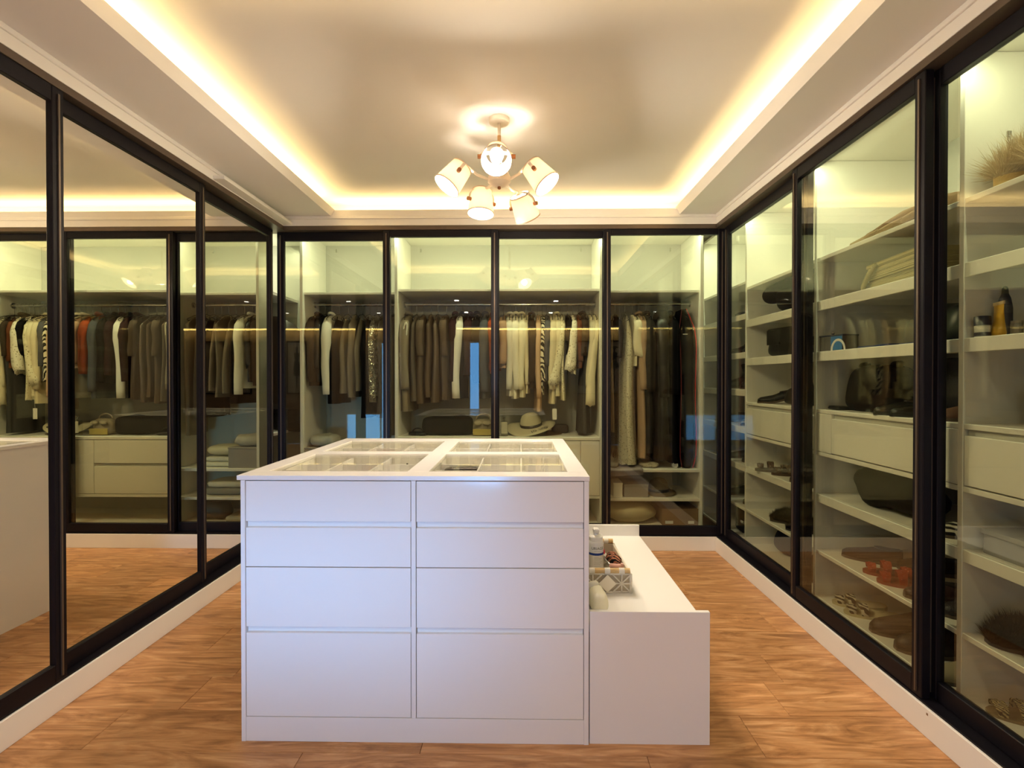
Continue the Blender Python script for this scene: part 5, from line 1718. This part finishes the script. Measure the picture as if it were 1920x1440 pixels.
shoe('loafer', 'dark brown loafer behind the red sandals', (1.90, 2.50, 0.374), R(-30), 0.26, 0.095, 'closed', (0.03, 0.018, 0.014), 'plain', 0.01, 0.065)
for k, (y, x) in enumerate(((2.455, 1.70), (2.335, 1.685))):
    shoe('red_sandal', 'red openwork leather sandal, %s of the pair on the low shelf' % ('farther' if k == 0 else 'nearer'), (x, y, 0.374), R(-25), 0.24, 0.092, 'sandal', (0.42, 0.055, 0.025), 'quilt', 0.008, 0.045, (0.36, 0.07, 0.03), plain('red_bead', (0.46, 0.07, 0.04), 0.5), k, None, 0.014)
shoe('loafer', 'dark maroon shoe right of the red sandals', (1.70, 2.19, 0.374), R(-15), 0.25, 0.09, 'closed', (0.050, 0.022, 0.020), 'leather', 0.01, 0.06)
for k, (y, x) in enumerate(((2.70, 1.70), (2.585, 1.69))):
    shoe('print_sandal', 'zebra print sandal with a cream sole, %s of the pair on the unit floor' % ('farther' if k == 0 else 'nearer'), (x, y, 0.130), R(-20), 0.24, 0.09, 'sandal', (0.62, 0.56, 0.44), 'zebra', 0.008, 0.045, (0.60, 0.52, 0.32), None, k, None, 0.014)
for k, (y, x) in enumerate(((2.40, 1.74), (2.24, 1.74))):
    shoe('walking_boot', 'brown leather boot on the floor of the middle unit, %s one' % ('farther' if k == 0 else 'nearer'), (x, y, 0.130), R(-12), 0.33, 0.12, 'boot', (0.022, 0.012, 0.011), 'leather', 0.025, 0.095, seed=k, shaft=0.155)
shoe('loafer', 'brown suede shoe with a cord on the counter beside the nearest door frame', (1.70, 2.02, 1.114), R(-8), 0.25, 0.095, 'closed', (0.20, 0.12, 0.085), 'plain', 0.012, 0.07)
shoe('loafer', 'black and white striped shoe beside the nearest door frame', (1.72, 2.05, 0.670), R(-8), 0.25, 0.092, 'closed', (0.62, 0.60, 0.52), 'zebra', 0.01, 0.07)
shoe('loafer', 'cream canvas shoe on the unit floor beside the nearest door frame', (1.68, 2.03, 0.130), R(-8), 0.25, 0.095, 'closed', (0.42, 0.36, 0.25), 'plain', 0.01, 0.075, (0.060, 0.050, 0.040))
shoe('loafer', 'dark shoe on the low shelf beside the nearest door frame', (1.72, 2.03, 0.374), R(-8), 0.25, 0.095, 'closed', (0.035, 0.028, 0.030), 'leather', 0.01, 0.07)

# ---- nearest unit (y 0.96..1.905)
for k, (y, what) in enumerate(((1.79, 'first from the divider'), (1.665, 'second from the divider'), (1.535, 'third from the divider'))):
    shoe('fur_slipper', 'tan suede slipper with long pale fur, %s on the top shelf' % what, (1.705, y, 1.907), R(-6 + 5 * k), 0.26, 0.112, 'slipper', (0.52, 0.40, 0.24), 'plain', 0.010, 0.085, (0.60, 0.38, 0.10), 0.085, k + 9, None, 0.034)
# cosmetics
t = thing('cream_jar', 'squat white jar with a navy lid beside the yellow tube', 'jar', (1.592, 1.868, 1.415))
bm = bmesh.new()
lathe(bm, [(0.001, 0), (0.021, 0.001), (0.022, 0.004), (0.022, 0.040), (0.019, 0.043)], 24, Matrix(), True, True)
obj('jar_body', bm, plain('jar_white', (0.62, 0.62, 0.56), 0.3), t, False, True, 40)
bm = bmesh.new()
lathe(bm, [(0.024, 0.042), (0.024, 0.070), (0.022, 0.073), (0.001, 0.0735)], 24, Matrix(), True, True)
obj('lid', bm, NAVY, t, False, True, 40)
bm = bmesh.new()
lathe(bm, [(0.0224, 0.004), (0.0224, 0.017)], 24, Matrix())
obj('dark_label', bm, NAVY, t, False, True)
t = thing('cream_tube', 'yellow cosmetic tube standing on its cap behind the navy lidded jar', 'tube', (1.632, 1.850, 1.415), R(-20))
bm = bmesh.new()
rings = []
for i in range(9):
    u = i / 8
    rings.append([Vector(((0.021 * (1 - u) + 0.0015 * u) * math.cos(a), (0.021 + 0.015 * u) * math.sin(a), 0.012 + 0.100 * u)) for a in [2 * PI * k / 20 for k in range(20)]])
loft(bm, rings)
obj('tube_body', bm, GOLDPL, t, False, True, 50)
obj('crimp', box(-0.0022, -0.0365, 0.109, 0.0022, 0.0365, 0.120), plain('tube_crimp', (0.72, 0.55, 0.30), 0.4), t, False)
bm = bmesh.new()
lathe(bm, [(0.019, 0.0), (0.020, 0.013)], 18, Matrix(), True, True)
obj('cap', bm, GOLDPL, t, False, True)
t = thing('spray_bottle', 'tall black tapering bottle behind the yellow tube', 'bottle', (1.672, 1.872, 1.415))
bm = bmesh.new()
lathe(bm, [(0.001, 0), (0.021, 0.001), (0.021, 0.10), (0.016, 0.135), (0.010, 0.150)], 20, Matrix(), True, True)
obj('bottle_body', bm, NAVY, t, False, True, 40)
bm = bmesh.new()
lathe(bm, [(0.010, 0.150), (0.009, 0.168), (0.005, 0.176), (0.001, 0.177)], 14, Matrix(), True, True)
obj('nozzle', bm, BLACKM, t, False, True, 40)
for k, (x, y, r, h, what) in enumerate(((1.690, 1.848, 0.020, 0.055, 'narrow'), (1.700, 1.795, 0.027, 0.062, 'wide'))):
    t = thing('glass_jar', '%s ribbed frosted glass jar right of the yellow tube' % what, 'jar', (x, y, 1.415))
    bm = bmesh.new()
    rings = [[Vector((r * (1 + 0.03 * math.cos(12 * a)) * kk * math.cos(a), r * (1 + 0.03 * math.cos(12 * a)) * kk * math.sin(a), z)) for a in [2 * PI * q / 48 for q in range(48)]] for z, kk in ((0, 0.9), (0.004, 1), (h * 0.8, 1), (h * 0.86, 0.9))]
    loft(bm, rings)
    obj('jar_body', bm, plain('frosted_jar', (0.46, 0.43, 0.36), 0.25), t, False, True, 50)
    bm = bmesh.new()
    lathe(bm, [(r * 0.93, h * 0.86), (r * 0.93, h), (0.001, h + 0.001)], 24, Matrix(), True, True)
    obj('lid', bm, plain('frosted_lid', (0.52, 0.48, 0.40), 0.3), t, False, True, 40)
shoe('ballet_flat', 'beige flat shoe right of the glass jars', (1.70, 1.655, 1.415), R(12), 0.25, 0.09, 'closed', (0.50, 0.42, 0.27), 'leather', 0.01, 0.06, (0.55, 0.48, 0.34))
handbag('shoulder_bag', 'olive beige slouchy bag on the drawer counter nearest the camera', (1.76, 1.70, 1.114), R(-6), 0.28, 0.22, 0.15, (0.30, 0.23, 0.10), 'leather', 0.65, 0.0, False, amp=0.02, seed=5, e=2.6)
shoe('ballet_flat', 'peach suede shoe in front of the olive beige bag', (1.675, 1.585, 1.114), R(6), 0.23, 0.09, 'closed', (0.50, 0.34, 0.22), 'plain', 0.012, 0.07)
t = thing('storage_box', 'wide translucent grey shoe box below the nearest drawer', 'box', (1.79, 1.60, 0.670))
obj('box_body', box(-0.19, -0.27, 0, 0.19, 0.27, 0.07, 0.005, 2), plain('smoky_plastic', (0.26, 0.25, 0.25), 0.3), t, False)
obj('lid', box(-0.196, -0.276, 0.068, 0.196, 0.276, 0.086, 0.004, 2), plain('smoky_lid', (0.33, 0.32, 0.32), 0.3), t, False)
for k, (y, x) in enumerate(((1.795, 1.71), (1.625, 1.70))):
    shoe('fur_slipper', 'dark navy furry slipper on the low shelf nearest the camera, %s of the pair' % ('farther' if k == 0 else 'nearer'), (x, y, 0.374), R(-16), 0.27, 0.13, 'slipper', (0.009, 0.009, 0.013), 'plain', 0.01, 0.075, (0.020, 0.020, 0.030), 0.036, k + 14)
for k, (y, x) in enumerate(((1.80, 1.71), (1.63, 1.70))):
    shoe('strappy_sandal', 'snakeskin print sandal with pale straps on the floor nearest the camera, %s one' % ('farther' if k == 0 else 'nearer'), (x, y, 0.130), R(-22), 0.25, 0.09, 'sandal', (0.46, 0.40, 0.22), 'snake', 0.045, 0.05, (0.20, 0.16, 0.09), STEEL, k, None, 0.010)

# ================================================================== THINGS ON THE BENCH
SZ = 0.404
bk = thing('rope_basket', 'open white rope basket with bamboo end handles on the bench', 'basket', (0.350, 2.36, SZ))
bx0, bx1, by0, by1, bh = -0.095, 0.095, -0.200, 0.200, 0.092
bm = bmesh.new()
bx(bm, bx0, by0, 0.0, bx1, by1, 0.006)
obj('base', bm, ROPE, bk, False)
bm = bmesh.new()                                              # linen lining
for a in ((bx0 + 0.004, by0 + 0.004, 0.006, bx0 + 0.007, by1 - 0.004, bh - 0.012), (bx1 - 0.007, by0 + 0.004, 0.006, bx1 - 0.004, by1 - 0.004, bh - 0.012), (bx0 + 0.007, by0 + 0.004, 0.006, bx1 - 0.007, by0 + 0.007, bh - 0.012), (bx0 + 0.007, by1 - 0.007, 0.006, bx1 - 0.007, by1 - 0.004, bh - 0.012)):
    bx(bm, *a)
obj('lining', bm, fabric((0.50, 0.43, 0.32)), bk, False)
bm = bmesh.new()
P = [(bx0, by0), (bx1, by0), (bx1, by1), (bx0, by1)]
for z in (0.005, bh - 0.014):
    tube(bm, [(x, y, z) for x, y in P + P[:1]], 0.0045, 7)
for x, y in P:
    tube(bm, [(x, y, 0.0), (x, y, bh - 0.012)], 0.006, 7)
obj('rim', bm, ROPE, bk, False, True)


def star(p0, p1, z0, z1):
    bm = bmesh.new()
    p0, p1 = Vector(p0), Vector(p1)
    m_ = (p0 + p1) / 2
    zc = (z0 + z1) / 2
    for q, z in ((p0, z0), (p0, z1), (p1, z0), (p1, z1), (m_, z0), (m_, z1), (p0, zc), (p1, zc)):
        tube(bm, [(m_.x, m_.y, zc), (q.x, q.y, z)], 0.0034, 6)
    o_ = obj('star_lattice', bm, ROPE, bk, False, True)
    o_['kind'] = 'stuff'


for y in (by0 - 0.001, by1 + 0.001):
    star((bx0, y, 0), (-0.022, y, 0), 0.005, bh - 0.016)
    star((0.022, y, 0), (bx1, y, 0), 0.005, bh - 0.016)
for x in (bx0 - 0.001, bx1 + 0.001):
    for k in range(4):
        star((x, by0 + 0.1 * k, 0), (x, by0 + 0.1 * (k + 1), 0), 0.005, bh - 0.016)
for y in (by0, by1):
    bm = bmesh.new()
    tube(bm, [(bx0 + 0.004, y, bh), (bx1 - 0.004, y, bh)], 0.0105, 12)
    h = obj('bamboo_handle', bm, BAMBOO, bk, False, True, 40)
    for x in (-0.062, 0.0, 0.058):
        bm = bmesh.new()
        tube(bm, [(x - 0.011, y, bh - 0.001), (x + 0.011, y, bh - 0.001)], 0.0125, 12)
        obj('rope_wrap', bm, ROPE, h, False, True, 40)
bm = bmesh.new()
loft(bm, [[Vector((0.0 + a, by0 - 0.0075 - k, 0.042 + b)) for a, b in ((-0.036, 0), (0, -0.036), (0.036, 0), (0, 0.036))] for k in (0.0, 0.002)])
obj('diamond_tag', bm, plain('tag_linen', (0.80, 0.74, 0.62), 0.7), bk, False)
# pump bottle standing in the basket
pb = thing('pump_bottle', 'white pump bottle with a printed label and blue band standing in the rope basket', 'bottle', (0.332, 2.36, SZ + 0.007))
bm = bmesh.new()
lathe(bm, [(0.001, 0), (0.031, 0.001), (0.034, 0.005), (0.034, 0.138), (0.032, 0.148), (0.026, 0.153)], 36, Matrix(), True, True)
obj('bottle_body', bm, PUMPW, pb, False, True, 40)
bm = bmesh.new()
lathe(bm, [(0.0343, 0.090), (0.0343, 0.100)], 36, Matrix())
obj('blue_band', bm, BLUE, pb, False, True)
bm = bmesh.new()
lathe(bm, [(0.030, 0.151), (0.031, 0.166), (0.026, 0.172), (0.012, 0.175), (0.011, 0.186)], 28, Matrix(), True, True)
pc = obj('collar', bm, PUMPW, pb, False, True, 40)
bm = bmesh.new()
loft(bm, [[Vector((a, b, z)) for a, b in pr] for z, pr in ((0.182, ((-0.012, -0.012), (0.014, -0.012), (0.014, 0.012), (-0.012, 0.012))), (0.192, ((-0.013, -0.026), (0.013, -0.026), (0.014, 0.014), (-0.014, 0.014))), (0.203, ((-0.012, -0.028), (0.012, -0.028), (0.013, 0.014), (-0.013, 0.014))))])
bmesh.ops.bevel(bm, geom=bm.edges[:], offset=0.003, segments=2, affect='EDGES')
obj('pump_head', bm, PUMPW, pb, False, True, 50)


def on_bottle(z0, shift=0.0):
    return lambda x, y: (0.03455 * math.sin((x + shift) / 0.034), -0.03455 * math.cos((x + shift) / 0.034), z0 + y)


obj('label_text', text_bm('URIAGE', 0.0165, on_bottle(0.120, 0.004)), plain('label_green_ink', (0.14, 0.14, 0.05), 0.6), pb, False)
bm = bmesh.new()
for k, (z, w) in enumerate(((0.1070, 0.030), (0.082, 0.020), (0.076, 0.036), (0.070, 0.030), (0.062, 0.038), (0.056, 0.034), (0.050, 0.026), (0.042, 0.032))):
    rings = [[Vector((0.0345 * math.sin(a), -0.0345 * math.cos(a), z)), Vector((0.0345 * math.sin(a), -0.0345 * math.cos(a), z + 0.0012))] for a in [(-0.35 + (w / 0.034) * q / 6) for q in range(7)]]
    vr = [[bm.verts.new(p) for p in r] for r in rings]
    for a, b in zip(vr, vr[1:]):
        bm.faces.new((a[0], b[0], b[1], a[1]))
o_ = obj('print_lines', bm, plain('label_line_ink', (0.45, 0.43, 0.38), 0.6), pb, False)
o_['kind'] = 'stuff'
# odds and ends in the basket
bm = bmesh.new()
tube(bm, [(0.0, -0.06, 0.012), (0.006, 0.0, 0.028), (0.020, 0.070, 0.050)], [0.007, 0.009, 0.006], 10)
t = thing('hair_brush', 'clear handled brush leaning in the rope basket', 'brush', (0.392, 2.40, SZ + 0.007), 0.5)
obj('handle', bm, STEEL, t, False, True)
bm = bmesh.new()
superblob(bm, 0.026, 0.088, 0.040, 0.03, 0.055, 0.035, 2.5, 0.003, 30, 1, 14, 8, False)
obj('brush_head', bm, plain('red_plastic', (0.62, 0.02, 0.06), 0.4), t, False, True)
bm = bmesh.new()
tube(bm, [(0.018 * math.cos(a * 1.3) + 0.004 * a, 0.024 * math.sin(a), 0.012 + 0.006 * a) for a in [0.5 * k for k in range(12)]], 0.010, 8, 0.6)
solo('hair_scrunchie', bm, fabric((0.74, 0.42, 0.33), 'satin'), 'pink satin hair scrunchie in the front of the rope basket', 'scrunchie', (0.388, 2.245, SZ + 0.05), smooth=True)
bm = bmesh.new()
superblob(bm, 0, 0, 0, 0.05, 0.10, 0.05, 2.4, 0.012, 30, 6)
solo('headscarf', bm, fabric((0.40, 0.16, 0.09), 'leopard'), 'rust patterned hair scarf by the right rim of the rope basket', 'scarf', (0.408, 2.335, SZ + 0.055), 0.2, smooth=True)
bm = bmesh.new()
superblob(bm, 0, 0, 0, 0.11, 0.13, 0.055, 2.6, 0.012, 24, 4)
solo('cloth_pouch', bm, fabric((0.56, 0.50, 0.42)), 'greige cloth pouch in the rear of the rope basket', 'pouch', (0.350, 2.49, SZ + 0.007), 0.1, smooth=True)
t = thing('tissue_pack', 'cream crinkled cloth pouch leaning on the island at the bench front', 'pouch', (0.292, 2.020, SZ), 0.0)
bm = bmesh.new()
superblob(bm, 0, 0, 0, 0.075, 0.12, 0.075, 3.2, 0.007, 28, 9, 24, 12, True, lambda x, y, z: (x * (1 - 0.25 * (z + 1) / 2), y, z))
obj('body', bm, fabric((0.90, 0.85, 0.68)), t, False, True)
bm = bmesh.new()
superblob(bm, -0.014, 0.035, 0.055, 0.05, 0.02, 0.035, 2.4, 0.004, 30, 2, 14, 8, False)
obj('folded_edge', bm, fabric((0.78, 0.73, 0.58)), t, False, True)
